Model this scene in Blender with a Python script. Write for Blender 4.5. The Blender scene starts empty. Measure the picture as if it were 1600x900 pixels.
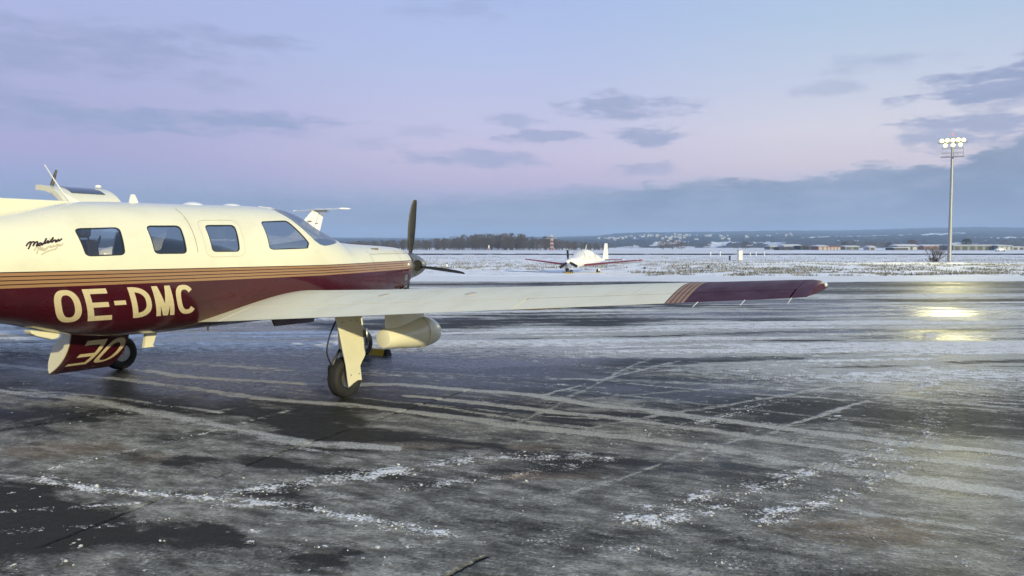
import bpy, bmesh, math, random
import numpy as np
from mathutils import Vector, Matrix, Quaternion

SC = bpy.context.scene
COL = SC.collection
R = math.radians
random.seed(7)
RNG = np.random.default_rng(11)

# ------------------------------------------------------------------ camera
cam_d = bpy.data.cameras.new('camera')
cam_d.sensor_width = 36.0
cam_d.lens = 36.0 * 1250.0 / 1600.0
cam_d.clip_start = 0.1
cam_d.clip_end = 40000
cam = bpy.data.objects.new('camera', cam_d)
cam.location = (0, 0, 1.56)
cam.rotation_euler = (R(90) - math.atan(65 / 1250.0), 0, 0)
COL.objects.link(cam)
SC.camera = cam

# ------------------------------------------------------------------ node helper
class NT:
    def __init__(s, tree):
        s.t = tree
    def put(s, sock, v):
        if isinstance(v, bpy.types.NodeSocket):
            s.t.links.new(v, sock)
        elif v is not None:
            if sock.type == 'RGBA' and not isinstance(v, (int, float)) and len(v) == 3:
                v = (*v, 1)
            sock.default_value = v
    def n(s, typ, out=0, **kw):
        nd = s.t.nodes.new(typ)
        ins = {}
        for k, v in kw.items():
            if k.startswith('i_'):
                ins[k[2:]] = v
            else:
                setattr(nd, k, v)
        for k, v in ins.items():
            s.put(nd.inputs[int(k)] if k.isdigit() else nd.inputs[k.replace('_', ' ')], v)
        return nd.outputs[out] if out is not None else nd
    def m(s, op, a, b=None, c=None, clamp=False):
        nd = s.t.nodes.new('ShaderNodeMath'); nd.operation = op; nd.use_clamp = clamp
        for i, v in enumerate((a, b, c)):
            if v is not None: s.put(nd.inputs[i], v)
        return nd.outputs[0]
    def vm(s, op, a, b=None, out=0):
        nd = s.t.nodes.new('ShaderNodeVectorMath'); nd.operation = op
        s.put(nd.inputs[0], a)
        if b is not None: s.put(nd.inputs[3 if op == 'SCALE' else 1], b)
        return nd.outputs[out]
    def mix(s, f, a, b, typ='MIX'):
        nd = s.t.nodes.new('ShaderNodeMix'); nd.data_type = 'RGBA'; nd.blend_type = typ
        s.put(nd.inputs[0], f); s.put(nd.inputs[6], a); s.put(nd.inputs[7], b)
        return nd.outputs[2]
    def mixf(s, f, a, b):
        nd = s.t.nodes.new('ShaderNodeMix'); nd.data_type = 'FLOAT'
        s.put(nd.inputs[0], f); s.put(nd.inputs[2], a); s.put(nd.inputs[3], b)
        return nd.outputs[0]
    def mr(s, v, a, b, c=0., d=1., smooth=True):
        nd = s.t.nodes.new('ShaderNodeMapRange')
        nd.interpolation_type = 'SMOOTHSTEP' if smooth else 'LINEAR'
        for i, q in enumerate((v, a, b, c, d)): s.put(nd.inputs[i], q)
        return nd.outputs[0]
    def ramp(s, f, pts, interp='LINEAR'):
        nd = s.t.nodes.new('ShaderNodeValToRGB'); cr = nd.color_ramp; cr.interpolation = interp
        while len(cr.elements) < len(pts): cr.elements.new(0.5)
        for e, (p, c) in zip(cr.elements, pts):
            e.position = p; e.color = (*c, 1) if len(c) == 3 else c
        s.put(nd.inputs[0], f)
        return nd.outputs[0]
    def noise(s, vec, scale, detail=3., rough=.5, dist=0., out=0):
        nd = s.t.nodes.new('ShaderNodeTexNoise')
        s.put(nd.inputs['Vector'], vec)
        nd.inputs['Scale'].default_value = scale; nd.inputs['Detail'].default_value = detail
        nd.inputs['Roughness'].default_value = rough; nd.inputs['Distortion'].default_value = dist
        return nd.outputs[out]
    def sep(s, v):
        nd = s.t.nodes.new('ShaderNodeSeparateXYZ'); s.put(nd.inputs[0], v); return nd.outputs
    def comb(s, x, y, z):
        nd = s.t.nodes.new('ShaderNodeCombineXYZ')
        for i, v in enumerate((x, y, z)): s.put(nd.inputs[i], v)
        return nd.outputs[0]

def lin(r, g, b):
    f = lambda c: (c / 255 / 12.92) if c / 255 <= .04045 else ((c / 255 + .055) / 1.055) ** 2.4
    return (f(r), f(g), f(b))

# ------------------------------------------------------------------ light direction, sky, sun
SUN_EL = R(15.2)
_h = Vector((-0.45, 0.893, 0)).normalized()
SUN_T = Vector((_h.x * math.cos(SUN_EL), _h.y * math.cos(SUN_EL), -math.sin(SUN_EL)))   # travel direction

world = bpy.data.worlds.new('World')
SC.world = world
world.use_nodes = True
world.cycles.sampling_method = 'MANUAL'
world.cycles.sample_map_resolution = 512
wt = world.node_tree
wt.nodes.clear()
W = NT(wt)
tc = W.n('ShaderNodeTexCoord')
gen = wt.nodes[-1].outputs['Generated']
sx, sy, sz = W.sep(W.vm('NORMALIZE', gen))
hl = W.m('SQRT', W.m('ADD', W.m('MULTIPLY', sx, sx), W.m('MULTIPLY', sy, sy)))
el = W.m('ARCTAN2', sz, hl)
az = W.m('ARCTAN2', sx, sy)
sn = W.m('DIVIDE', sx, W.m('MAXIMUM', hl, .001))
ef = W.m('DIVIDE', el, .40, clamp=True)
def eramp(pts):
    return W.ramp(ef, [(min(1., max(0., math.atan((385 - y) / 1250.) / .40)), lin(*c)) for y, c in pts])
left = eramp([(385, (132, 146, 186)), (335, (140, 152, 194)), (300, (147, 156, 200)), (255, (166, 160, 204)), (200, (170, 168, 210)), (110, (170, 177, 219)), (0, (168, 181, 228)), (-140, (150, 172, 222))])
midc = eramp([(385, (140, 157, 195)), (325, (158, 164, 203)), (285, (192, 178, 210)), (245, (200, 190, 218)), (190, (194, 194, 226)), (100, (178, 192, 231)), (0, (167, 186, 232)), (-140, (150, 176, 226))])
right = eramp([(385, (150, 166, 198)), (320, (180, 180, 205)), (265, (216, 204, 214)), (215, (217, 214, 224)), (150, (198, 207, 227)), (60, (178, 200, 227)), (0, (169, 197, 229)), (-140, (150, 180, 224))])
base = W.mix(W.mr(sn, -.5, -.02), left, W.mix(W.mr(sn, -.02, .42), midc, right))
# ---- clouds, all in direction space
cv = W.comb(W.m('MULTIPLY', sn, 9.), W.m('MULTIPLY', sy, 2.), W.m('MULTIPLY', el, 34.))
nz = W.noise(cv, 1.0, 6., .55)
nzf = W.noise(cv, 3.1, 5., .6)
cv2 = W.comb(W.m('MULTIPLY', sn, 2.2), W.m('MULTIPLY', sy, 1.2), W.m('MULTIPLY', el, 20.))
nzl = W.noise(cv2, 1.0, 5., .5)
wob = W.m('MULTIPLY', W.m('SUBTRACT', nz, .5), 4.2)
wobf = W.m('MULTIPLY', W.m('SUBTRACT', nzf, .5), 2.6)
wsum = W.m('ADD', wob, wobf)
def ae(x, y):
    a = math.atan((x - 800) / 1250.); return a, math.atan((385 - y) * math.cos(a) / 1250.)
aev = W.comb(az, el, 0)
cl = None
for (x, y, rx, ry, st, sf) in [
    (985, 160, 82, 20, .9, .6), (1015, 214, 62, 13, .95, .5), (855, 216, 72, 10, .85, .5), (755, 247, 85, 14, .8, .6), (1002, 268, 48, 11, .7, .5),
    (800, 189, 38, 12, .65, .6), (915, 299, 60, 12, .7, .5), (560, 222, 70, 10, .45, .7), (660, 207, 60, 10, .35, .7), (470, 211, 60, 10, .45, .7),
    (270, 190, 300, 16, 1.1, .8), (60, 180, 170, 32, .75, .9), (250, 80, 150, 28, .8, .9), (60, 95, 130, 32, .8, .9), (400, 72, 80, 10, .7, .8), (330, 125, 50, 16, .55, .9),
    (1560, 135, 125, 27, 1.1, .5), (1370, 98, 85, 16, .5, .8), (1290, 142, 50, 10, .45, .8), (1570, 190, 130, 14, .95, .5), (1440, 215, 62, 18, .85, .5),
    (715, 15, 80, 20, .4, .9), (1720, 150, 200, 60, 1., .6), (-250, 150, 250, 40, .6, .9)]:
    a0, e0 = ae(x, y)
    ca = math.cos(a0)
    d = W.vm('LENGTH', W.vm('MULTIPLY', W.vm('SUBTRACT', aev, (a0, e0, 0)), (1250. / rx / ca / ca, 1250. / ry / ca, 0)), out=1)
    mk = W.mr(W.m('ADD', d, wsum), 1.0 + sf * .65, 1.0 - sf * 1.1, 0., st)
    cl = mk if cl is None else W.m('MAXIMUM', cl, mk)
edge = W.ramp(W.mr(az, -.9, .9, 0., 1., False), [(max(0., min(1., (math.atan((x - 800) / 1250.) + .9) / 1.8)), (v,) * 3) for x, v in
    [(x, math.atan((385 - y) * math.cos(math.atan((x - 800) / 1250.)) / 1250.) / .2) for x, y in
     [(-700, 290), (0, 288), (400, 296), (660, 312), (830, 306), (1000, 294), (1080, 283), (1200, 279), (1300, 277), (1365, 259), (1480, 257), (1540, 232), (1620, 200), (1900, 190), (2400, 230)]]])
nz3 = W.noise(cv, 7., 4., .6)
eh = W.m('ADD', W.m('MULTIPLY', edge, .2), W.m('ADD', W.m('MULTIPLY', W.m('SUBTRACT', nzf, .5), .036), W.m('ADD', W.m('MULTIPLY', W.m('SUBTRACT', nz3, .5), .016), W.m('MULTIPLY', W.m('SUBTRACT', nz, .5), .016))))
bsoft = W.mr(sn, -.2, .15, .022, .0045)
bank = W.mr(W.m('SUBTRACT', eh, el), W.m('MULTIPLY', bsoft, -1.), bsoft)
bankc = W.ramp(W.m('DIVIDE', el, .13, clamp=True), [(0., lin(140, 151, 176)), (.14, lin(131, 146, 174)), (.25, lin(134, 148, 177)), (.6, lin(126, 144, 172)), (1., lin(124, 139, 168))])
rim = W.mr(W.m('SUBTRACT', eh, el), .010, -.001)
bankc = W.mix(W.m('MULTIPLY', rim, W.mr(nz3, .42, .62, .1, .7)), bankc, lin(196, 196, 212))
streak = W.mr(nzl, .5, .72, 0., .45)
bankc = W.mix(W.m('MULTIPLY', streak, W.mr(el, .07, .015)), bankc, lin(176, 172, 200))
bankc = W.mix(W.mr(nzf, .40, .66, 0., .6), bankc, lin(150, 161, 186))
bankc = W.mix(W.m('MULTIPLY', W.mr(nz, .52, .36), W.mr(el, .02, .06, .2, .8)), bankc, lin(112, 128, 158))
wisp = W.mr(W.noise(cv2, .55, 6., .6), .5, .75, 0., .22)
high = W.mr(el, .06, .14)
col = W.mix(W.m('MULTIPLY', wisp, W.m('MULTIPLY', high, .6)), base, lin(158, 166, 204))
cloudc = W.mix(W.mr(sn, -.25, .2), lin(142, 153, 194), lin(140, 152, 188))
cloudc = W.mix(W.mr(nzf, .35, .7, 0., .35), cloudc, lin(165, 172, 205))
col = W.mix(W.m('MULTIPLY', cl, .8), col, cloudc)
col = W.mix(W.m('MULTIPLY', bank, W.mr(sn, -.3, .1, .55, .92)), col, bankc)
col = W.mix(W.mr(el, -.02, -.12), col, lin(90, 95, 105))
skyn = W.n('ShaderNodeTexSky', sky_type='NISHITA', sun_disc=False, sun_elevation=SUN_EL, sun_rotation=math.atan2(-SUN_T.x, -SUN_T.y), altitude=300., air_density=1., dust_density=1.2, ozone_density=1.5)
SKY_STR = 0.1
col = W.mix(.95, skyn, W.vm('SCALE', W.vm('MULTIPLY', col, (1.02, .978, .95)), 1.0 / SKY_STR))
bg = W.n('ShaderNodeBackground', i_Color=col, i_Strength=SKY_STR)
wo = wt.nodes.new('ShaderNodeOutputWorld')
wt.links.new(bg, wo.inputs[0])

sun_d = bpy.data.lights.new('sun', 'SUN')
sun_d.energy = 3.75
sun_d.angle = R(1.0)
sun_d.color = (1.0, .89, .52)
sun = bpy.data.objects.new('sun', sun_d)
sun.rotation_euler = SUN_T.to_track_quat('-Z', 'Y').to_euler()
sun.location = (20, -40, 30)
COL.objects.link(sun)

vs = SC.view_settings
vs.view_transform = 'Standard'; vs.look = 'None'; vs.exposure = 0.12; vs.gamma = 1.0; vs.use_curve_mapping = False
SC.cycles.max_bounces = 8
SC.cycles.transparent_max_bounces = 12
SC.cycles.volume_bounces = 1
SC.cycles.sample_clamp_indirect = 6.0
SC.cycles.use_denoising = True

# ------------------------------------------------------------------ materials
def mat(name, color=(.5, .5, .5), rough=.5, metal=0., coat=0., spec=.5, noise=0., nscale=6., bump=0., bscale=40., emit=None, estr=0.):
    m = bpy.data.materials.new(name); m.use_nodes = True
    t = m.node_tree; t.nodes.clear(); N = NT(t)
    tcn = t.nodes.new('ShaderNodeTexCoord'); oc = tcn.outputs['Object']
    c = color
    r_ = rough
    if noise:
        nn = N.noise(oc, nscale, 5., .6)
        c = N.mix(N.mr(nn, .3, .7), tuple(max(0, v * (1 - noise)) for v in color), tuple(min(1, v * (1 + noise * .7)) for v in color))
        r_ = N.mr(nn, .3, .75, max(.03, rough * .8), min(1., rough * 1.25))
    p = N.n('ShaderNodeBsdfPrincipled', None, i_Base_Color=c, i_Roughness=r_, i_Metallic=metal)
    p.inputs['Coat Weight'].default_value = coat; p.inputs['Coat Roughness'].default_value = .06
    p.inputs['Specular IOR Level'].default_value = spec
    if bump:
        b = N.n('ShaderNodeBump', i_Strength=bump, i_Distance=.01, i_Height=N.noise(oc, bscale, 4., .6))
        t.links.new(b, p.inputs['Normal'])
    if emit:
        p.inputs['Emission Color'].default_value = (*emit, 1); p.inputs['Emission Strength'].default_value = estr
    o = t.nodes.new('ShaderNodeOutputMaterial'); t.links.new(p.outputs[0], o.inputs[0])
    return m

CREAM = (.80, .77, .585)
MAROON = (.060, .005, .013)
TAN = (.34, .195, .098)
DARKLINE = (.035, .008, .008)

def paint(name, kind):
    """glossy aircraft paint, its printed stripes laid out in metres on the airframe"""
    m = bpy.data.materials.new(name); m.use_nodes = True
    t = m.node_tree; t.nodes.clear(); N = NT(t)
    oc = t.nodes.new('ShaderNodeTexCoord').outputs['Object']
    x, y, z = N.sep(oc)
    dirt = N.noise(N.vm('MULTIPLY', oc, (1., 1.5, 1.5)), 2.2, 6., .62)
    cream = N.mix(N.mr(dirt, .42, .75), CREAM, tuple(v * .9 for v in CREAM))
    mar = N.mix(N.mr(dirt, .4, .7), MAROON, tuple(v * .75 for v in MAROON))
    if kind == 'fuselage':
        base = N.m('ADD', 1.209, N.m('MULTIPLY', N.m('MAXIMUM', N.m('SUBTRACT', x, 1.0), 0.), .013))
        s = N.m('DIVIDE', N.m('SUBTRACT', z, base), N.m('ADD', .130, N.m('MULTIPLY', x, -.003)))
    elif kind == 'wing':
        s = N.m('DIVIDE', N.m('SUBTRACT', N.m('ADD', 5.585, N.m('MULTIPLY', x, -.07)), N.m('ABSOLUTE', y)), .15)
    else:
        s = None
    if s is not None:
        fr = N.m('FRACT', N.m('MULTIPLY', s, 4.))
        tan = N.mix(N.m('LESS_THAN', fr, .74), DARKLINE, TAN)
        c = N.mix(N.m('GREATER_THAN', s, 1.0), N.mix(N.m('GREATER_THAN', s, 0.0), mar, tan), cream)
    else:
        c = cream if kind == 'cream' else mar
    p = N.n('ShaderNodeBsdfPrincipled', None, i_Base_Color=c, i_Roughness=N.mr(dirt, .35, .75, .38, .55) if kind == 'wing' else N.mr(dirt, .35, .75, .22, .38))
    p.inputs['Coat Weight'].default_value = .0 if kind == 'wing' else .65; p.inputs['Coat Roughness'].default_value = .05
    p.inputs['Specular IOR Level'].default_value = .12 if kind == 'wing' else .4
    b = N.n('ShaderNodeBump', i_Strength=.25, i_Distance=.004, i_Height=N.noise(N.vm('MULTIPLY', oc, (1., .7, 1.6)), 2.6, 2., .4))
    t.links.new(b, p.inputs['Normal'])
    o = t.nodes.new('ShaderNodeOutputMaterial'); t.links.new(p.outputs[0], o.inputs[0])
    return m

def glass(name, tint=(.55, .60, .66), refl=1.0):
    m = bpy.data.materials.new(name); m.use_nodes = True
    t = m.node_tree; t.nodes.clear(); N = NT(t)
    fr = N.n('ShaderNodeFresnel', i_IOR=1.5)
    tr = N.n('ShaderNodeBsdfTransparent', i_Color=tint)
    gl = N.n('ShaderNodeBsdfGlossy', i_Color=(1, 1, 1), i_Roughness=.03)
    ms = t.nodes.new('ShaderNodeMixShader')
    t.links.new(N.m('MULTIPLY_ADD', fr, .35, refl, clamp=True), ms.inputs[0])
    t.links.new(tr, ms.inputs[1]); t.links.new(gl, ms.inputs[2])
    o = t.nodes.new('ShaderNodeOutputMaterial'); t.links.new(ms.outputs[0], o.inputs[0])
    return m

M = {}
M['fus'] = paint('striped_fuselage_paint', 'fuselage')
M['wing'] = paint('striped_wing_paint', 'wing')
M['cream'] = paint('cream_paint', 'cream')
M['maroon'] = paint('maroon_paint', 'maroon')
M['glass'] = glass('tinted_cabin_glass', (.46, .46, .47), .075)
M['gold'] = mat('pale_gold_lettering', (.70, .60, .38), .3, .0, .4, noise=.05)
M['ink'] = mat('dark_lettering', (.03, .012, .012), .35)
M['ghost'] = mat('pale_tan_lettering', (.52, .46, .32), .35)
M['seam'] = mat('panel_gap', (.16, .14, .10), .7)
M['rubber'] = mat('tyre_rubber', (.018, .018, .019), .75, noise=.3, nscale=30, bump=.4, bscale=120)
M['gasket'] = mat('black_gasket', (.02, .02, .022), .5)
M['steel'] = mat('brushed_steel', (.42, .42, .41), .35, .9, noise=.15, nscale=30)
M['darksteel'] = mat('grimy_steel', (.10, .095, .085), .5, .6, noise=.4, nscale=20)
M['blade'] = mat('propeller_blade_black', (.018, .019, .021), .45, noise=.2, nscale=9)
M['spinner'] = mat('grey_spinner_paint', (.13, .13, .135), .3, .2, .3, noise=.12)
M['black'] = mat('flat_black', (.006, .006, .006), .8)  # plain black, also colours in the shade of gaps and openings
M['seat'] = mat('grey_seat_leather', (.10, .095, .09), .6, noise=.2)
M['trim'] = mat('cabin_lining', (.30, .29, .27), .8, noise=.1)
M['rope'] = mat('brake_hose_rubber', (.02, .02, .02), .6)
M['yellow'] = mat('yellow_rubber', (.55, .36, .02), .55, noise=.25, nscale=20)
M['white'] = mat('white_aircraft_paint', (.80, .80, .78), .28, 0, .4, noise=.06, nscale=2.)
M['red'] = mat('dark_red_paint', (.22, .012, .02), .3, 0, .3)
M['cloth'] = mat('white_canvas_cover', (.76, .76, .74), .85, noise=.08, nscale=3., bump=.4, bscale=6.)
M['galv'] = mat('galvanised_steel', (.36, .37, .36), .5, .55, noise=.18, nscale=5.)
M['lampglass'] = mat('lens_clear', (.7, .72, .7), .1, 0, .5)

# ------------------------------------------------------------------ mesh helpers
def make(name, v, f, m=None, parent=None, smooth=False, loc=None):
    me = bpy.data.meshes.new(name)
    me.from_pydata([tuple(map(float, p)) for p in v], [], [tuple(q) for q in f])
    me.update()
    if smooth:
        me.shade_smooth()
    ob = bpy.data.objects.new(name, me)
    COL.objects.link(ob)
    if m is not None: me.materials.append(M[m] if isinstance(m, str) else m)
    if parent is not None: ob.parent = parent
    if loc is not None: ob.location = loc
    return ob

def sharp(ob, ang=35):
    try:
        ob.data.set_sharp_from_angle(angle=R(ang))
    except Exception:
        pass
    return ob

def empty(name, loc, rz=0., label=None, cat=None, group=None):
    o = bpy.data.objects.new(name, None); o.empty_display_size = .3
    o.location = loc; o.rotation_euler = (0, 0, rz); COL.objects.link(o)
    return tag(o, label, cat, group)

def tag(o, label=None, cat=None, group=None, kind=None):
    if label: o['label'] = label
    if cat: o['category'] = cat
    if group: o['group'] = group
    if kind: o['kind'] = kind
    return o

class MB:
    def __init__(s): s.v = []; s.f = []
    def add(s, v, f):
        o = len(s.v); s.v += [tuple(map(float, p)) for p in v]; s.f += [tuple(i + o for i in q) for q in f]; return s
    def box(s, a, b):
        x0, y0, z0 = a; x1, y1, z1 = b
        return s.add([(x0, y0, z0), (x1, y0, z0), (x1, y1, z0), (x0, y1, z0), (x0, y0, z1), (x1, y0, z1), (x1, y1, z1), (x0, y1, z1)],
                     [(0, 3, 2, 1), (4, 5, 6, 7), (0, 1, 5, 4), (1, 2, 6, 5), (2, 3, 7, 6), (3, 0, 4, 7)])
    def tube(s, pts, rad, seg=8, cap=True):
        pts = [Vector(p) for p in pts]
        if not hasattr(rad, '__len__'): rad = [rad] * len(pts)
        vs_, fs = [], []
        up = None
        for i, p in enumerate(pts):
            t = (pts[min(i + 1, len(pts) - 1)] - pts[max(i - 1, 0)]).normalized()
            if up is None: up = Vector((0, 0, 1)) if abs(t.z) < .9 else Vector((1, 0, 0))
            a = t.cross(up).normalized(); b = a.cross(t).normalized(); up = b
            for k in range(seg):
                q = 2 * math.pi * k / seg
                vs_.append(p + (a * math.cos(q) + b * math.sin(q)) * rad[i])
        for i in range(len(pts) - 1):
            for k in range(seg):
                k2 = (k + 1) % seg
                fs.append((i * seg + k, i * seg + k2, (i + 1) * seg + k2, (i + 1) * seg + k))
        if cap:
            fs.append(tuple(range(seg))[::-1]); fs.append(tuple((len(pts) - 1) * seg + k for k in range(seg)))
        return s.add(vs_, fs)
    def lathe(s, c, axis, prof, seg=32):
        """prof: (offset along axis, radius) pairs"""
        ax = Vector(axis).normalized(); c = Vector(c)
        u = ax.orthogonal().normalized(); w = ax.cross(u)
        vs_, fs = [], []
        for (h, r) in prof:
            for k in range(seg):
                q = 2 * math.pi * k / seg
                vs_.append(c + ax * h + (u * math.cos(q) + w * math.sin(q)) * max(r, 1e-4))
        for i in range(len(prof) - 1):
            for k in range(seg):
                k2 = (k + 1) % seg
                fs.append((i * seg + k, i * seg + k2, (i + 1) * seg + k2, (i + 1) * seg + k))
        fs.append(tuple(range(seg))[::-1]); fs.append(tuple((len(prof) - 1) * seg + k for k in range(seg)))
        return s.add(vs_, fs)
    def prism(s, poly, fn, d0, d1):
        """poly 2D points; fn(u, v, d) -> 3D"""
        n = len(poly)
        vs_ = [fn(u, v, d0) for u, v in poly] + [fn(u, v, d1) for u, v in poly]
        fs = [tuple(range(n))[::-1], tuple(range(n, 2 * n))] + [(i, (i + 1) % n, n + (i + 1) % n, n + i) for i in range(n)]
        return s.add(vs_, fs)
    def build(s, name, m=None, parent=None, smooth=False, loc=None, ang=None):
        o = make(name, s.v, s.f, m, parent, smooth, loc)
        bm = bmesh.new(); bm.from_mesh(o.data); bmesh.ops.recalc_face_normals(bm, faces=bm.faces); bm.to_mesh(o.data); bm.free()
        if smooth and ang: sharp(o, ang)
        return o

def copy_tree(o, parent=None):
    c = o.copy(); COL.objects.link(c); c.parent = parent
    for ch in list(o.children): copy_tree(ch, c)
    return c

def gz(y):
    return -0.0104 * min(max(y - 12., 0.), 48.)

def at(px, d, zoff=0.):
    """point on the ground d metres ahead, px being the bearing in photo columns"""
    return ((px - 800) / 1250. * d, d, gz(d) + zoff)

# ================================================================== ground
def hash2(i, j, s):
    n = (i.astype(np.int64) * 374761393 + j.astype(np.int64) * 668265263 + s * 1442695041) & 0xffffffff
    n = ((n ^ (n >> 13)) * 1274126177) & 0xffffffff
    return ((n ^ (n >> 16)) & 0xffff) / 65535.0
def vnoise(x, y, s=0):
    i = np.floor(x); j = np.floor(y); fx = x - i; fy = y - j
    fx = fx * fx * (3 - 2 * fx); fy = fy * fy * (3 - 2 * fy)
    a = hash2(i, j, s); b = hash2(i + 1, j, s); c = hash2(i, j + 1, s); d = hash2(i + 1, j + 1, s)
    return (a * (1 - fx) + b * fx) * (1 - fy) + (c * (1 - fx) + d * fx) * fy
def fbm(x, y, s=0, o=4, g=.5):
    r = 0; a = 1.; t = 0
    for k in range(o):
        r = r + a * vnoise(x * 2 ** k + 17.3 * k, y * 2 ** k - 9.1 * k, s + k); t += a; a *= g
    return r / t
def sstep(x, a, b):
    t = np.clip((x - a) / (b - a), 0, 1); return t * t * (3 - 2 * t)
def pline(X, Y, pts):
    D = np.full(X.shape, 1e9); P = np.array(pts)
    k = (X > P[:, 0].min() - .8) & (X < P[:, 0].max() + .8) & (Y > P[:, 1].min() - .8) & (Y < P[:, 1].max() + .8)
    X, Y = X[k], Y[k]; d = np.full(X.shape, 1e9)
    for (ax, ay), (bx, by) in zip(pts[:-1], pts[1:]):
        vx, vy = bx - ax, by - ay
        h = np.clip(((X - ax) * vx + (Y - ay) * vy) / (vx * vx + vy * vy), 0, 1)
        d = np.minimum(d, np.hypot(X - ax - h * vx, Y - ay - h * vy))
    D[k] = d
    return D
FROST = [([(-7.46,10.78),(-6.68,10.37),(-4.84,9.46),(-3.66,8.73),(-2.64,8.17),(-1.58,7.83),(-0.9,7.44),(0.0,6.98),(1.48,6.09),(2.42,5.43),(3.2,4.93)],0.09,0.8),([(-4.8,10.1),(-3.62,9.36),(-2.32,9.01),(-1.31,9.01),(0.0,8.46),(1.64,7.24),(2.85,6.41),(3.99,5.79)],0.09,0.9),([(-1.07,8.31),(0.0,7.74),(1.77,6.62),(2.64,5.94),(3.72,5.4)],0.07,0.8),([(-6.25,9.01),(-5.55,8.61),(-4.61,8.17),(-3.45,7.44),(-2.33,6.78),(-1.65,6.29),(-0.89,6.13)],0.11,0.62),([(-7.82,12.15),(-5.53,11.09),(-3.29,10.21),(-0.76,9.46)],0.12,0.5),([(-2.14,10.21),(0.0,9.46),(2.18,9.01),(3.99,8.24),(4.9,7.59)],0.1,0.4),([(-8.71,13.54),(-4.89,12.15),(-2.5,11.09)],0.12,0.4)]
TRACK = [([(-3.45,5.06),(-3.41,5.25),(-2.93,6.03),(-2.63,6.5),(-2.13,7.53)],0.05,0.8),([(-1.73,5.02),(-1.28,5.25),(-0.68,5.55),(-0.24,5.84),(0.48,5.9)],0.16,1.0),([(0.5,6.13),(0.86,6.44),(1.69,6.98),(2.67,8.07),(3.35,9.46),(5.44,13.54)],0.18,0.75),([(-0.66,5.11),(-0.15,5.28),(0.71,5.84)],0.1,0.9),([(0.73,4.5),(0.95,4.66),(1.67,5.13),(2.26,5.59),(2.98,6.13),(3.44,6.55),(4.26,8.07),(5.49,10.49),(7.71,14.66)],0.2,0.9),([(1.43,4.5),(2.22,5.06),(2.96,5.84)],0.14,0.9),([(-3.18,5.31),(-3.0,5.2),(-2.54,5.0),(-1.95,4.91),(-1.35,4.75),(-0.88,4.52),(-0.38,4.26)],0.09,1.25),([(-1.81,4.75),(-1.47,4.75),(-1.05,4.63),(-0.57,4.39)],0.04,1.2),([(-3.11,4.61),(-3.01,4.63),(-2.49,4.72),(-2.23,4.81)],0.04,1.4),([(-2.9,4.29),(-2.81,4.31),(-2.32,4.39),(-1.98,4.52)],0.045,1.2),([(0.0,4.17),(0.34,4.12),(0.65,4.02),(1.1,3.87)],0.12,0.55),([(-2.57,15.97),(0.0,13.54),(1.95,12.15),(3.91,10.78),(6.1,9.46)],0.16,0.7),([(0.0,11.09),(1.23,10.21),(2.4,9.95),(3.91,9.7)],0.15,0.6),([(0.88,21.85),(3.52,17.55),(5.89,14.66),(8.09,12.58)],0.3,0.6)]
SEAM = [[(-2.53,3.88),(-2.19,4.81),(-1.82,5.84),(-1.17,7.24),(-0.29,9.01)],[(-0.3,3.72),(-0.13,3.95)],[(-4.61,6.33),(-3.68,7.59),(-2.76,9.01)]]
DARK = [(-1.79,6.9,0.62,0.71),(-4.22,7.35,0.66,0.68),(-2.63,4.63,0.48,0.46),(-0.94,3.97,0.23,0.16),(2.06,7.3,1.18,0.79),(-3.96,8.61,0.77,0.94),(-0.76,9.46,1.22,0.84),(-2.33,5.76,0.28,0.21),(-1.5,5.13,0.25,0.19),(1.45,9.01,1.17,0.85),(3.69,7.03,0.91,0.58),(-1.67,4.26,0.21,0.19)]
ICE = [(0.4,4.87,1.66,0.77),(1.88,4.63,1.21,0.82),(-0.34,4.12,0.54,0.36),(-1.74,3.87,0.82,0.32),(-2.98,6.13,1.29,0.8),(4.91,11.09,2.86,2.04),(-0.7,5.76,0.93,0.44),(0.64,3.95,1.61,0.33)]
BROWN = [(-3.49,6.07,0.54,0.27),(-0.8,6.19,0.55,0.18),(-2.65,5.84,0.19,0.22),(0.15,6.19,0.3,0.18),(0.26,5.35,0.48,0.15),(1.93,4.31,0.56,0.25)]

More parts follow.
